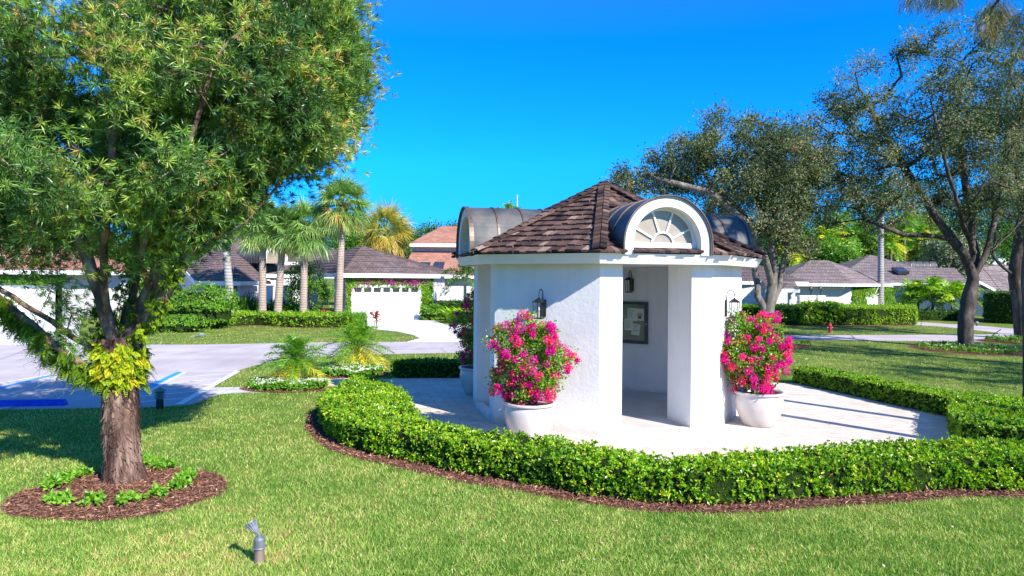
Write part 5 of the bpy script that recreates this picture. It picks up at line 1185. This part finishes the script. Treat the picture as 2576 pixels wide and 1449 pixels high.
def grassclump(c, rad, h, n, label, seed, mat='feather', wdt=.02, name='ornamental_grass', cat='grass clump', tl=(.1, .6), group=None):
    r = np.random.default_rng(seed); t = thing(name, label, cat, c, 0, group); a = r.uniform(0, 6.283, n); rr = rad * np.sqrt(r.uniform(0, 1, n)) * .6; B = np.c_[np.cos(a) * rr, np.sin(a) * rr, np.zeros(n)]; o = np.c_[np.cos(a), np.sin(a), np.zeros(n)]; hh = h * r.uniform(.6, 1.1, n)[:, None]
    P1 = B + o * rad * .2 + np.array([0, 0, 1]) * hh * .75; P2 = P1 + o * rad * r.uniform(.1, .6, n)[:, None] + np.array([0, 0, 1]) * hh * r.uniform(-.1, .3, n)[:, None]; S = unit(np.cross(o + r.normal(size=(n, 3)) * .5, np.array([0, 0, 1.]))); V, Fa, Fb = blade_quads(B, P1, P2, wdt, S); tt = np.clip(r.uniform(*tl, n), 0, 1); npmesh('blades', V, Fa + Fb, M[mat], t, tint=list(tt) * 2); return t
grassclump(G(893, 820), .9, .95, 900, 'soft green ornamental grass mound at the corner of the garage', 3)
grassclump(G(905, 826), .5, .55, 400, 'small mound of ornamental grass at the end of the low hedge', 4)
def cordyline(c, h, n, label, seed, R=.35, group='red leaved plants by the white house'):
    r = np.random.default_rng(seed); t = thing('cordyline', label, 'plant', c, 0, group); m = MB(); hd = []
    for i in range(n): q = np.array([r.normal() * .12, r.normal() * .1, h * r.uniform(.5, .95)]); m.tube([(q[0] * .2, q[1] * .2, 0), tuple(q)], .012, 5); hd.append(q)
    m.build('stem', M['wood'], t); C = np.array(hd); V, F, wi = whorls(C, np.tile([0, 0, 1.], (n, 1)), 13, R, R * .2, r=r, spread=.8); npmesh('leaves', V, F, M['redleaf'], t, tint=r.uniform(0, 1, len(wi)))
M['redleaf'] = leafmat('red_leaf', [(0, (.18, .02, .03)), (.5, (.42, .06, .06)), (1, (.60, .14, .05))], rough=.4, transl=.35)
cordyline(G(948, 829), .95, 6, 'pinkish red spiky plant beside the driveway', 2)
for i, (X, Y, s, lb) in enumerate(((790, 799, .5, 'low orange red croton left of the tallest palm'), (822, 800, .65, 'orange red croton just left of the tallest palm trunk'), (698, 795, .5, 'dark red leaved plant between the second and third palms'))): cordyline(PZ(X, 41.9), s, 7, lb, 20 + i, R=.3)
for i, (X, Y, s, lb) in enumerate(((568, 800, 1.5, 'tall strappy leaved clump left of the white palm trunk'), (602, 800, 1.7, 'dark strappy leaved clump right of the white palm trunk'), (630, 800, 1.5, 'strappy leaved clump below the arched window'), (690, 800, 1.3, 'strappy leaved clump right of the second palm'), (712, 800, 1.1, 'dark clump left of the fourth palm'), (740, 800, 1.2, 'strappy clump just left of the fourth palm trunk'))):
    grassclump(PZ(X, 43.2), .8, s, 160, lb, 60 + i, mat='darkleaf' if i else 'feather', wdt=.11, name='strappy_plant', cat='plant', group='strappy plants in front of the white house')
# palms of the white house
feather_palm(PZ(579, 41.5), 4.2, 2.4, 'smooth pale palm with green crownshaft, leftmost of the house palms', 31, nf=14, r0=.27, r1=.20, nl=40, lw=.05, ll=.6, shaft=1.3, trunkm=M['royaltrunk'], name='royal_palm', yellow=0, hi=60, lo=0, group='palms of the white house', bendx=.05, lean=-.25)
fan_palm(PZ(660, 41.5), H(660, 560, 41.5)[2], .0, 2.0, 'fan palm whose crown is hidden by the big tree, second from the left', 32, r0=.24, r1=.17, nf=44)
fan_palm(PZ(697, 41.5), H(706, 574, 41.5)[2], .35, 1.9, 'fan palm with leaning trunk in the shade of its neighbour', 33, r0=.24, r1=.18, nf=44)
fan_palm(PZ(762, 41.5), H(767, 572, 41.5)[2], .1, 2.25, 'pale green drooping fan palm in the middle of the house palms', 34, r0=.23, r1=.18, nf=60, boots=.9, lo=-62, bw=.05)
fan_palm(PZ(850, 41.5), H(861, 517, 41.5)[2], .25, 2.1, 'tallest fan palm with long straight trunk left of the garage door', 35, r0=.23, r1=.18, nf=58, boots=1.15, lo=-50)
fan_palm((H(969, 560, 52)[0], 52, 0), H(969, 578, 52)[2], 0, 2.5, 'yellowing fan palm with drooping dead fronds behind the garage roof', 36, nf=75, mat=M['fanyellow'], lo=-78, tl=(.15, .9))
# garage vines
ivy('bougainvillea_vine', g0 + gn * .0, g1, 0, eh - .28, 'green vine with purple flowers framing the wide garage door', holes=[(du0 - .15 + .0, du1 + .12, -1, dh + .0)], n=6500, seed=12, leaf=.085, mat=M['vine'] if 'vine' in M else M['hedgeleaf'],
    flower=[(2.2, 2.5, .3, 60), (2.6, 2.45, .2, 40), (3.6, 2.5, .25, 60), (4.2, 2.48, .35, 120), (4.4, 2.3, .15, 80), (3.0, 2.35, .2, 70), (.3, 1.8, .2, 50), (1.4, 2.4, .3, 60), (.8, 2.3, .3, 70), (.5, 1.1, .2, 40), (.9, .7, .2, 40), (5.0, 2.4, .2, 20), (6.0, 2.3, .2, 60), (5.95, .9, .3, 30), (1.0, 1.6, .2, 15)])
c = G(1086, 806); bush(c + np.array([0, .2, 0]), .85, .6, .55, 'small leafy shrub at the right foot of the garage', n=500, leaf=.13, wd=.07, seed=8)
hedge([tuple(G(1095, 804)[:2]), tuple(G(1140, 806)[:2]), tuple(G(1190, 806)[:2] ), tuple(G(1190, 798)[:2]), tuple(G(1095, 797)[:2])], 1.1, 'dark hedge between the garage and the salmon roofed house', den=60, leaf=.12, wd=.06, seed=9, mat=M['darkleaf'])
for i, (X, Y) in enumerate(((1148, 812), (1168, 808), (1183, 813))): 
    r = np.random.default_rng(i); grassclump(G(X, Y), .9, .9, 110, ('broad leaved bright green plant, left one beside the far end of the driveway', 'broad leaved bright green plant, middle one beside the far end of the driveway', 'broad leaved bright green plant nearest the kiosk pot by the driveway')[i], 80 + i, wdt=.22, name='philodendron', cat='plant', group='broad leaved plants at the driveway', tl=(.4, .8))
feather_palm(G(1169, 806), H(1169, 690, G(1169, 806)[1])[2], 1.7, 'small grey stemmed palm with bushy drooping fronds left of the kiosk', 41, nf=11, r0=.11, r1=.09, nl=44, lw=.05, ll=.36, droop=1.0, trunkm=M['royaltrunk'], lo=-25, hi=75, plumose=.9, yellow=0, mat=M['darkleaf'], name='foxtail_palm')
feather_palm((H(1280, 520, 60)[0], 60, 0), H(1280, 540, 60)[2], 2.0, 'distant palm top showing above the kiosk roof', 42, nf=16, r0=.15, r1=.12, nl=30, lw=.06, ll=.5, mat=M['fan'], yellow=0)
m = MB(); q = H(1301, 522, 62); m.tube([(0, 0, 0), (0, 0, H(1300, 490, 62)[2])], .035, 5); t = thing('antenna', 'thin white mast showing above the kiosk roof', 'antenna', (q[0], 62, 0)); m.build('mast', M['white'], t)
# pygmy date palms in the flower beds
def impatiens(poly, cx, cy, z0, label, seed, den=95, fl=.5, hmax=.20):
    r = np.random.default_rng(seed); P = np.array(poly); Pc = P.mean(0); P = Pc + (P - Pc) * .84; lo, hi = P.min(0), P.max(0); k = int((hi - lo).prod() * den); x = r.uniform(lo[0], hi[0], k); y = r.uniform(lo[1], hi[1], k); s = inpoly(x, y, P); x, y = x[s], y[s]; t = thing('flower_bed', label, 'flower bed', (cx, cy, z0))
    hh = hmax * (.55 + .45 * vnoise(x, y, .3, seed)); C = np.c_[x, y, z0 + hh]; C = np.concatenate([C, C - np.array([0, 0, .07])]); V, F, wi = whorls(C, unit(r.normal(size=(len(C), 3)) * .4 + np.array([0, 0, 1])), 8, .085, .042, r=r, spread=1.1); npmesh('foliage', V, F, M['darkleaf2'], t, tint=r.uniform(.2, .9, len(wi)), world=True)
    n = len(x); sel = (r.random(n) < fl * (vnoise(x, y, .5, seed + 4) * 1.5)); Cf = np.c_[x, y, z0 + hh + .05][sel]; V, F, wi = whorls(Cf, unit(np.c_[r.normal(size=(len(Cf), 2)) * .35, np.ones(len(Cf))]), 6, .036, .034, r=r, spread=2.2); npmesh('flowers', V, F, M['whiteflower'], t, tint=r.uniform(0, 1, len(wi)), world=True)
M['whiteflower'] = leafmat('white_petal', [(0, (.75, .74, .76)), (1, (.85, .84, .84))], rough=.6, transl=.3)
M['darkleaf2'] = leafmat('bedding_leaf', [(0, (.05, .16, .012)), (.5, (.13, .33, .02)), (1, (.28, .50, .05))], rough=.4, transl=.3)
impatiens(BED1, b1[0], b1[1], .013, 'white flowering bedding plants round the nearer small date palm', 3, den=190, fl=.62)
impatiens(BED2, b2[0], b2[1], .006, 'white flowering bedding plants round the farther small date palm', 4, den=190, fl=.9)
impatiens(BED3, b3[0], b3[1], .006, 'shaded ring of bedding plants round the forked oak', 5, den=28, fl=.35)
impatiens(BED5, b5[0], b5[1], .009, 'dark bedding plants round the oak at the right edge', 6, den=40, fl=.15)
impatiens([(p[0] * .3 + b4[0] * .7 + 1.2, p[1] * .3 + b4[1] * .7) for p in BED4], b4[0], b4[1], .006, 'few small plants on the mulch under the oak behind the kiosk', 7, den=40, fl=0)
bp = G(743, 968); feather_palm(bp, .60, 1.12, 'small feathery date palm in the nearer flower bed', 51, nf=38, r0=.085, r1=.075, nl=46, lw=.015, ll=.28, droop=1.0, yellow=.3, lo=-42, hi=80, name='date_palm', group='small date palms in flower beds', tl=(.05, .55), plumose=.35)
bp = G(897, 930); feather_palm(bp, .70, 1.3, 'taller feathery date palm with yellow lower fronds in the farther flower bed', 52, nf=38, r0=.085, r1=.075, nl=46, lw=.016, ll=.32, droop=.95, yellow=.32, lo=-45, hi=85, name='date_palm', group='small date palms in flower beds', tl=(.15, .7), plumose=.35)
# small plants in the mulch ring of the big tree
lbs = ['leftmost small green plant in the mulch ring', 'low leafy plant at the left front of the mulch ring', 'small plant behind the leftmost ones in the mulch ring', 'bright small plant at the left back of the mulch ring by the trunk', 'small plant at the front of the mulch ring, left of centre', 'small plant at the front centre of the mulch ring', 'neat small plant at the front right of the mulch ring', 'small plant at the right side of the mulch ring', 'taller leafy plant at the right edge of the mulch ring', 'leafy plant at the right back of the mulch ring', 'small plant beside the trunk at the back right of the mulch ring']
for i, (X, Y, s) in enumerate([(128, 1232, .17), (149, 1268, .19), (161, 1216, .16), (208, 1202, .15), (233, 1272, .15), (322, 1268, .20), (396, 1252, .15), (450, 1232, .15), (472, 1208, .19), (410, 1182, .17), (370, 1168, .12)]):
    r = np.random.default_rng(200 + i); t = thing('bedding_plant', lbs[i], 'plant', G(X, Y), 0, 'small plants round the foot of the big tree'); s *= .85; k = 20; D = rdir(k, r); D[:, 2] = np.abs(D[:, 2]); C = D * np.array([s, s, s * .7]) * r.uniform(.4, 1, (k, 1)); C[:, 2] += .05; V, F, wi = whorls(C, unit(D + np.array([0, 0, .9])), 8, .085, .045, r=r, spread=1.2); npmesh('foliage', V, F, M['darkleaf2'], t, tint=np.clip(r.uniform(.35, 1, len(wi)), 0, 1))
# right hedges
def boxh(pts, h, label, seed, mat=None, den=60, leaf=.11, **k): hedge(g2(pts), h, label, seed=seed, mat=mat, den=den, leaf=leaf, wd=leaf * .5, **k)
boxh([(2112, 818), (2302, 817), (2300, 803), (2115, 803)], 1.0, 'tall clipped bright hedge right of the hydrant', 21, den=75, tl=(.35, .9), wob=.05)
boxh([(2010, 817), (2104, 818), (2110, 804), (2020, 803)], 1.12, 'shaggier bright hedge behind the hydrant', 22, den=60, tl=(.3, .95), leaf=.15, wob=.13)
boxh([(1944, 818), (2010, 818), (2010, 804), (1944, 804)], 1.0, 'mid green hedge right of the oak behind the kiosk', 23, mat=M['hedgeleaf'], tl=(.05, .5), wob=.1)
boxh([(1850, 812), (1930, 813), (1930, 802), (1850, 802)], 1.0, 'hedge seen between the kiosk and the oak trunk', 24, tl=(.3, .9))
boxh([(1856, 782), (1980, 783), (1980, 776), (1856, 776)], 1.75, 'tall dark clipped hedge left of the white entrance pillars', 25, mat=M['darkleaf'], den=25, leaf=.16)
boxh([(2306, 806), (2414, 807), (2414, 801), (2306, 800)], .62, 'low dark hedge at the foot of the wall behind the palms', 26, mat=M['darkleaf'], den=50)
boxh([(2478, 812), (2560, 816), (2600, 806), (2484, 802)], 2.0, 'tall dark hedge screen at the right edge', 27, mat=M['darkleaf'], den=30, leaf=.15)
boxh([(2060, 790), (2110, 790), (2110, 784), (2060, 784)], 1.4, 'feathery shrub in front of the white wall behind the hedges', 28, den=20, leaf=.3, wob=.5)
# areca palms along the white wall
for i, (X, Y, s) in enumerate([(2287, 800, 1.0), (2309, 799, .9), (2355, 803, 1.05), (2342, 800, .9), (2395, 803, 1.0), (2420, 800, .95)]):
    feather_palm(G(X, Y), 1.75 * s, 2.0 * s, ('leftmost areca palm along the white wall', 'second areca palm from the left along the white wall', 'areca palm with leaning stem in the middle of the white wall', 'slim areca palm in front of the middle of the white wall', 'areca palm just left of the forked oak trunk', 'areca palm half hidden by the forked oak trunk')[i], 300 + i, nf=15, r0=.07, r1=.06, nl=30, lw=.07, ll=.6, droop=.9, lo=-8, hi=80, yellow=0, tl=(.35, .85), trunkm=M['palebark'], name='areca_palm', group='areca palms along the white wall', lean=(-.2, .0, .4, -.15, .1, .2)[i] * -1, plumose=.3)
# royal palm pole and its crown behind the oak
q = G(2214, 790); feather_palm((q[0], q[1], 0), H(2217, 520, q[1])[2], 3.0, 'tall smooth palm rising behind the bright hedge into the oak crown', 61, nf=13, r0=.26, r1=.2, nl=40, lw=.06, ll=.7, shaft=1.4, trunkm=M['royaltrunk'], name='royal_palm', yellow=0, hi=70, lo=-5, mat=M['darkleaf'])
# background trees
specs = []
r = np.random.default_rng(99)
BG = [(1960, 600, 60, 75, 'brightleaf', 78), (2010, 620, 60, 50, 'darkleaf', 80), (2060, 590, 60, 62, 'darkleaf', 86), (2125, 565, 75, 85, 'darkleaf', 90), (2190, 600, 60, 60, 'darkleaf', 84), (2250, 560, 70, 90, 'darkleaf', 92), (2320, 590, 60, 70, 'yellowleaf', 88), (2380, 560, 75, 95, 'darkleaf', 95), (2385, 630, 50, 45, 'greyleaf', 76), (2455, 580, 70, 90, 'darkleaf', 90), (2530, 570, 75, 85, 'darkleaf', 92), (2590, 610, 60, 70, 'brightleaf', 80), (2100, 640, 50, 30, 'brightleaf', 74), (1880, 600, 60, 60, 'darkleaf', 84)]
BGL = [(900, 600, 55, 55, 'brightleaf', 66), (1095, 600, 70, 35, 'darkleaf', 85), (1180, 590, 60, 35, 'darkleaf', 88), (1010, 605, 60, 30, 'darkleaf', 90), (740, 600, 60, 60, 'darkleaf', 72), (640, 560, 60, 60, 'darkleaf', 75), (40, 560, 90, 70, 'darkleaf', 62), (-60, 570, 90, 80, 'darkleaf', 66), (170, 590, 70, 70, 'darkleaf', 66), (300, 640, 80, 60, 'darkleaf', 60), (400, 640, 60, 60, 'brightleaf', 60), (520, 600, 60, 55, 'darkleaf', 72)]
M['greyleaf'] = leafmat('grey_green_leaf', [(0, (.12, .16, .08)), (1, (.34, .38, .22))], rough=.6, transl=.2)
words_r = ['bright foliage just right of the kiosk roof', 'dark foliage above the low house behind the oak', 'dark tree above the hip roof', 'tall dark tree left of the royal palm', 'dense tree right behind the grey roof peak', 'tall dark tree behind the royal palm', 'yellow green tree above the barrel skylight', 'tall dark tree behind the forked oak crown', 'pale grey green tree above the long grey roof', 'dark tree behind the fork of the big oak', 'dark tree above the pale roofed building', 'bright tree at the far right edge', 'bright bushes touching the hip roof', 'dark foliage hidden behind the kiosk dormer']
words_l = ['bright bush between the tallest palm and the yellowing palm', 'treetop above the salmon upper roof', 'treetop left of the kiosk dormer', 'treetop behind the yellowing palm', 'dark tree behind the drooping palms', 'dark tree behind the second palm', 'dark tree above the left salmon roof', 'dark tree at the left edge behind the garage house', 'dark tree seen between the left limbs of the big tree', 'dark tree behind the fork of the big tree', 'bright tree right of the fork of the big tree', 'dark tree behind the main brown roof']
for j, (lst, wds) in enumerate(((BG, words_r), (BGL, words_l))):
    for i, (X, Y, rx, ry, mt, z) in enumerate(lst):
        r = np.random.default_rng(500 + 50 * j + i); b = np.array([H(X, 700, z)[0], z, 0]); hc = H(X, Y, z)[2]
        cl_ = ellclumps([(X, Y, rx * .9, ry * .8, 3, 0), (X + rx * .5 * r.normal(), Y + 30, rx * .8, ry * .6, 2.5, 0), (X, Y + ry * .8, rx * .8, ry * .8, 2.5, 0)], 110, r, z, shell=.55); cl_ = cl_[cl_[:, 2] > 1.2]
        broadleaf('tree', 'distant ' + wds[i], 'tree', b, [[b, b + np.array([0, 0, hc * .5])]], cl_, .25, M[mt], M['bark'], per=75, crad=.85, L=.34, Wd=.16, step=1.0, rt=.03, seed=700 + 50 * j + i, group='trees beyond the houses', tl=(.0, .9))
for i, (X, Y, z, R2, mt, lb) in enumerate([(2305, 600, 80, 3.0, 'feather', 'yellow green feather palm above the grey roof ridge'), (2085, 600, 76, 2.8, 'feather', 'feather palm left of the royal palm above the hip roof'), (2350, 610, 78, 2.6, 'feather', 'feather palm beside the pale tree above the long roof'), (2150, 590, 82, 3.0, 'brightleaf', 'bright palm behind the peak of the grey roof'), (1985, 640, 74, 2.2, 'feather', 'low feather palm right of the kiosk eave'), (2240, 615, 78, 2.6, 'feather', 'feather palm just right of the royal palm'), (2275, 560, 84, 3.0, 'brightleaf', 'palm high among the dark trees right of the royal palm'), (2120, 560, 86, 3.0, 'fan', 'palm standing high left of the royal palm among dark trees')]):
    feather_palm((H(X, Y, z)[0], z, 0), H(X, Y, z)[2], R2, lb, 400 + i, nf=16, r0=.18, r1=.14, nl=26, lw=.10, ll=.8, droop=1.0, lo=-30, hi=75, mat=M[mt], yellow=0, name='distant_palm', group='palms beyond the houses', tl=(.3, .95), trunkm=M['palebark'])

# ================================================================ small things
# ground spotlight in the front lawn
c = G(652, 1416); S = c[1] / FP * 1.0; px = lambda v: v * c[1] / FP
t = thing('spotlight', 'grey garden spotlight on a short post in the front lawn', 'garden light', c)
M['pewter'] = surf('weathered_metal', [(.3, (.13, .14, .16)), (.7, (.24, .26, .30))], scale=14, rough=.55, metal=.4, bstr=.2)
M['post'] = surf('brown_post', [(.3, (.11, .07, .05)), (.7, (.24, .18, .15))], scale=14, rough=.8, mapscale=(1, 1, .3), bstr=.3)
m = MB(); m.lathe([(.050, 0), (.048, .02), (.045, .145)], k=20); m.build('post', M['post'], t, smooth=False)
m = MB(); m.lathe([(.052, .135), (.054, .15), (.05, .155)], k=20); m.tube([(.056 * math.cos(a), .056 * math.sin(a), .148 + .004 * math.sin(a)) for a in np.linspace(0, 6.283, 22)], .004, 5); m.build('collar', M['pewter'], t)
m = MB(); m.lathe([(.049, .155), (.052, .165), (.052, .225), (.046, .245), (.018, .252), (.018, .27)], k=20); m.build('junction_box', M['pewter'], t)
Mr = roty(R_(-38)) @ rotx(R_(-8)); hc = np.array([-.035, 0, .30])
m = MB(); m.tube([(0, 0, .262), (-.012, 0, .285), (-.02, 0, .30)], .014, 8); m.build('knuckle', M['pewter'], t)
m = MB(); m.lathe([(.012, -.03), (.024, -.01), (.032, .02), (.050, .085), (.056, .09), (.056, .1)], hc, 20, M=Mr)
for i in range(14):
    a = i * 2 * math.pi / 14; p = [np.array([(.028 + o) * math.cos(a), (.028 + o) * math.sin(a), zz]) for o, zz in ((0, .0), (.010, .04), (.030, .09))]; m.tube([Mr @ q + hc for q in p], .004, 4)
m.build('lamp_head', M['pewter'], t); m = MB(); m.lathe([(.047, .098), (.047, .101)], hc, 20, M=Mr); m.build('lens', M['frost'], t)
# pagoda path light
c = G(402, 1028); t = thing('path_light', 'small dark pagoda path light at the edge of the parking', 'garden light', c); k = c[1] / FP
m = MB(); m.lathe([(.075, 0), (.07, .20)], k=10); m.build('post', M['black'], t)
M['verdigris'] = surf('verdigris', [(.3, (.10, .16, .13)), (.7, (.22, .28, .23))], scale=10, rough=.7)
m = MB()
for i, z_ in enumerate((.22, .27, .32)): m.lathe([(.085, z_), (.11, z_ + .012), (.06, z_ + .03)], k=16)
m.lathe([(.05, .2), (.05, .38)], k=10); m.build('louvres', M['verdigris'], t); m = MB(); m.lathe([(.13, .37), (.08, .40), (.03, .425), (.015, .44)], k=16); m.build('cap', M['verdigris'], t)
# wheel stop
M['bluestop'] = surf('blue_kerb_paint', [(.3, (.01, .035, .42)), (.7, (.02, .07, .60))], scale=9, rough=.7)
a = G(-6, 1022)[:2]; b = G(168, 1019)[:2]; Lw = np.linalg.norm(b - a); t = thing('wheel_stop', 'blue painted concrete wheel stop at the left edge of the parking', 'wheel stop', (*a, .004), math.atan2(*(b - a)[::-1]))
m = MB(); V = []
for x_ in (-.9, Lw): V += [(x_, -.09, 0), (x_, .09, 0), (x_ - (.05 if x_ > 0 else -.05), .06, .12), (x_ - (.05 if x_ > 0 else -.05), -.06, .12)]
m.add(V, [(0, 1, 2, 3), (7, 6, 5, 4), (0, 3, 7, 4), (1, 5, 6, 2), (3, 2, 6, 7), (0, 4, 5, 1)]); m.build('kerb_block', M['bluestop'], t)
# hydrant
M['red'] = surf('red_paint', [(.3, (.36, .015, .03)), (.7, (.5, .03, .05))], scale=8, rough=.45)
c = G(2087, 837); s = H(2087, 810, c[1])[2] / .75; t = thing('fire_hydrant', 'small red fire hydrant on the lawn beside the right road', 'hydrant', c); m = MB()
m.lathe([(.15 * s, 0), (.15 * s, .04 * s), (.10 * s, .05 * s), (.10 * s, .45 * s), (.14 * s, .46 * s), (.14 * s, .50 * s), (.12 * s, .52 * s), (.10 * s, .62 * s), (.05 * s, .68 * s)], k=16); m.build('barrel', M['red'], t); m = MB(); m.lathe([(.03 * s, .67 * s), (.03 * s, .74 * s)], k=6); m.build('top_nut', M['red'], t)
for ang_, rr in ((0, .05), (math.pi, .05), (-math.pi / 2, .07)):
    m = MB(); d = np.array([math.cos(ang_), math.sin(ang_), 0]); m.tube([d * .08 * s + [0, 0, .36 * s], d * .17 * s + [0, 0, .36 * s]], rr * s, 10); m.tube([d * .17 * s + [0, 0, .36 * s], d * .20 * s + [0, 0, .36 * s]], rr * 1.2 * s, 8); m.build('outlet', M['red'], t)
# fallen palm boot on the centre lawn
c = G(498, 848); t = thing('fallen_frond', 'curled grey green dried frond lying on the centre lawn', 'frond', c, .3)
m = MB(); m.tube([(-.35, 0, .02), (-.1, .02, .04), (.12, 0, .10), (.3, -.03, .13)], [.015, .03, .10, .03], 6); m.build('sheath', M['verdigris'], t)
# thin white edging posts by the right driveway, small uplights
for i, (X, Y, lb) in enumerate(((2300, 817, 'thin dark marker stake at the end of the tall clipped hedge'), (2316, 820, 'thin dark marker stake on the grass corner by the right driveway'))):
    m = MB(); m.tube([(0, 0, 0), (.02, 0, .32)], .015, 5); t = thing('marker_stake', lb, 'stake', G(X, Y), 0, 'marker stakes by the right driveway'); m.build('stake', M['black'], t)
c = G(2425, 828 + 0); c = G(2456, 820); t = thing('garden_light', 'small round bluish garden light beside the forked oak trunk', 'garden light', c); m = MB(); m.tube([(0, 0, 0), (0, 0, .12)], .03, 6); m.build('post', M['black'], t); m = MB(); m.lathe([(.03, .1), (.12, .15), (.13, .2), (.08, .27), (.02, .3)], k=12); m.build('lamp_head', M['pewter'], t)
c = G(2488, 852); t = thing('garden_light', 'thin angled stake light on the dark bed at the right edge', 'garden light', c); m = MB(); m.tube([(0, 0, 0), (.25, 0, .25), (.55, 0, .45)], .02, 5); m.build('stake', M['black'], t)
# fallen petal and leaves on paving and mulch
r = np.random.default_rng(15); Q = []; 
for i in range(150):
    X, Y = r.uniform(700, 2575), r.uniform(1100, 1440); p = G(X, Y); Q.append([p[0], p[1], .045])
for i in range(40):
    p = pl[:2] + r.normal(size=2) * np.array([.6, .4]); Q.append([p[0], p[1], .02])
for i in range(60):
    p = pr[:2] + r.normal(size=2) * np.array([.6, .4]); Q.append([p[0], p[1], .02])
Q = np.array(Q); D = rdir(len(Q), r); D[:, 2] *= .15; V, F = leafquads(Q, unit(D), r.uniform(.02, .045, len(Q)), .02, up=np.tile([0, 0, 1.], (len(Q), 1)), r=r)
M['litter'] = leafmat('fallen_leaves', [(0, (.30, .14, .04)), (.4, (.5, .25, .08)), (.7, (.7, .55, .45)), (1, (.75, .05, .3))], transl=.2)
o = npmesh('fallen_leaves', V, F, M['litter'], tint=r.uniform(0, 1, len(Q))); tag(o, 'scattered fallen leaves and petals on lawn and paving', 'leaves', None, 'stuff')
# bark chips on the mulch
def chips(polys, dens, name, seed):
    r = np.random.default_rng(seed); Vs = []
    for P, zt in polys:
        P = np.array(P); lo, hi = P.min(0), P.max(0); k = int((hi - lo).prod() * dens); x = r.uniform(lo[0], hi[0], k); y = r.uniform(lo[1], hi[1], k); s = inpoly(x, y, P); x, y = x[s], y[s]; n = len(x); D = rdir(n, r); D[:, 2] *= .35; v_, _ = leafquads(np.c_[x, y, zt + r.uniform(.004, .03, n)], unit(D), r.uniform(.03, .10, n), r.uniform(.008, .02, n), r=r); Vs.append(v_)
    v_ = np.concatenate(Vs); o = npmesh(name, v_, np.arange(len(v_)).reshape(-1, 4), M['chip'], tint=np.clip(r.normal(.4, .25, len(v_) // 4), 0, 1)); tag(o, 'loose reddish brown bark chips in the planting beds', 'bark chips', None, 'stuff')
M['chip'] = tintmat('bark_chip', [(0, (.07, .03, .02)), (.5, (.24, .11, .07)), (.85, (.42, .23, .15)), (1, (.62, .42, .28))], rough=.9)
chips([(MULCH_TREE, .006)], 1500, 'bark_chips', 3); chips([(list(mo) + [tuple(p) for p in HO[::-1]], .005)], 1300, 'bark_chips', 4); chips([(BED1, .013), (BED2, .006)], 500, 'bark_chips', 5)

# trees standing outside the frame on the right: their shade falls across the paving, lawn and road
fan_palm((9.56, 9.2, 0), 9.5, .1, 1.5, 'slender palm just outside the photo whose stem shades the paving', 801, r0=.13, r1=.10, nf=26, group='palms outside the frame')
fan_palm((11.5, 9.5, 0), 10.5, .1, 1.5, 'second slender palm just outside the photo on the right', 802, r0=.13, r1=.10, nf=26, group='palms outside the frame')
r = np.random.default_rng(811)
for i, (x, y, hc, rad, n) in enumerate(((20, 15, 5.5, 4.0, 150), (28, 21, 6.5, 4.8, 190), (19, 21, 6.5, 3.0, 80), (36, 26, 6.5, 4.8, 170))):
    D = rdir(n, r); cl_ = np.array([x, y, hc]) + D * np.array([rad, rad, rad * .55]) * r.uniform(.3, 1, (n, 1)); b = np.array([x, y, 0.])
    broadleaf('oak_tree', ('oak outside the photo, nearest to the paving', 'broad oak outside the photo by the right road', 'small oak outside the photo left of its neighbours', 'farthest oak outside the photo on the right')[i], 'tree', b, [[b, b + np.array([0, 0, hc * .5])]], cl_, .22, M['oakleaf'], M['bark'], per=70, crad=.42, L=.15, Wd=.07, step=.6, rt=.015, seed=820 + i, group='oak trees outside the frame')

# ================================================================ grass blades on the near lawn
M['blade'] = leafmat('grass_blade', [(0, (.10, .25, .03)), (.3, (.24, .42, .06)), (.55, (.44, .58, .13)), (.78, (.66, .66, .22)), (.93, (.84, .70, .38)), (1, (.45, .26, .12))], rough=.5, transl=.35, spec=.3)
def grass(n, z0, z1, name, seed):
    r = np.random.default_rng(seed); u = r.uniform(0, 1, n); z = 1 / (1 / z0 + (1 / z1 - 1 / z0) * u); x = r.uniform(-1, 1, n) * (z * .76 + 1.2)
    ok = np.ones(n, bool)
    for p in NOGRASS:
        jx = x + r.normal(size=n) * .02; ok &= ~inpoly(jx, z, p)
    x, z = x[ok], z[ok]; n = len(x); sc_ = np.maximum(1, (z / 8) ** .8)
    h = r.uniform(.015, .052, n); wd = .0078 * sc_ * r.uniform(.7, 1.3, n)
    a = r.uniform(0, 6.283, n); lean = r.uniform(.1, 1.2, n) * h; la = r.uniform(0, 6.283, n)
    B = np.c_[x, z, np.zeros(n)]; S = np.c_[np.cos(a), np.sin(a), np.zeros(n)] * wd[:, None] / 2; T = B + np.c_[np.cos(la) * lean, np.sin(la) * lean, h]
    V = np.stack([B - S, B + S, T], 1).reshape(-1, 3); F = np.arange(n * 3).reshape(n, 3)
    t = .36 + (vnoise(x, z, 1.1, 4) - .5) * .32 + (vnoise(x + 7, z, .16, 5) - .5) * .42 + (vnoise(x, z, 3.2, 6) - .5) * .26 + r.normal(size=n) * .30
    t = t - .16 * np.clip((x - 3) / 4, 0, 1) * np.clip((z - 13) / 3, 0, 1)
    return npmesh(name, V, F, M['blade'], None, tint=np.clip(t, 0, 1))
g_ = grass(600000, 5.6, 48, 'grass', 9); tag(g_, 'short mown lawn grass with drier yellowish patches', 'grass', None, 'stuff')
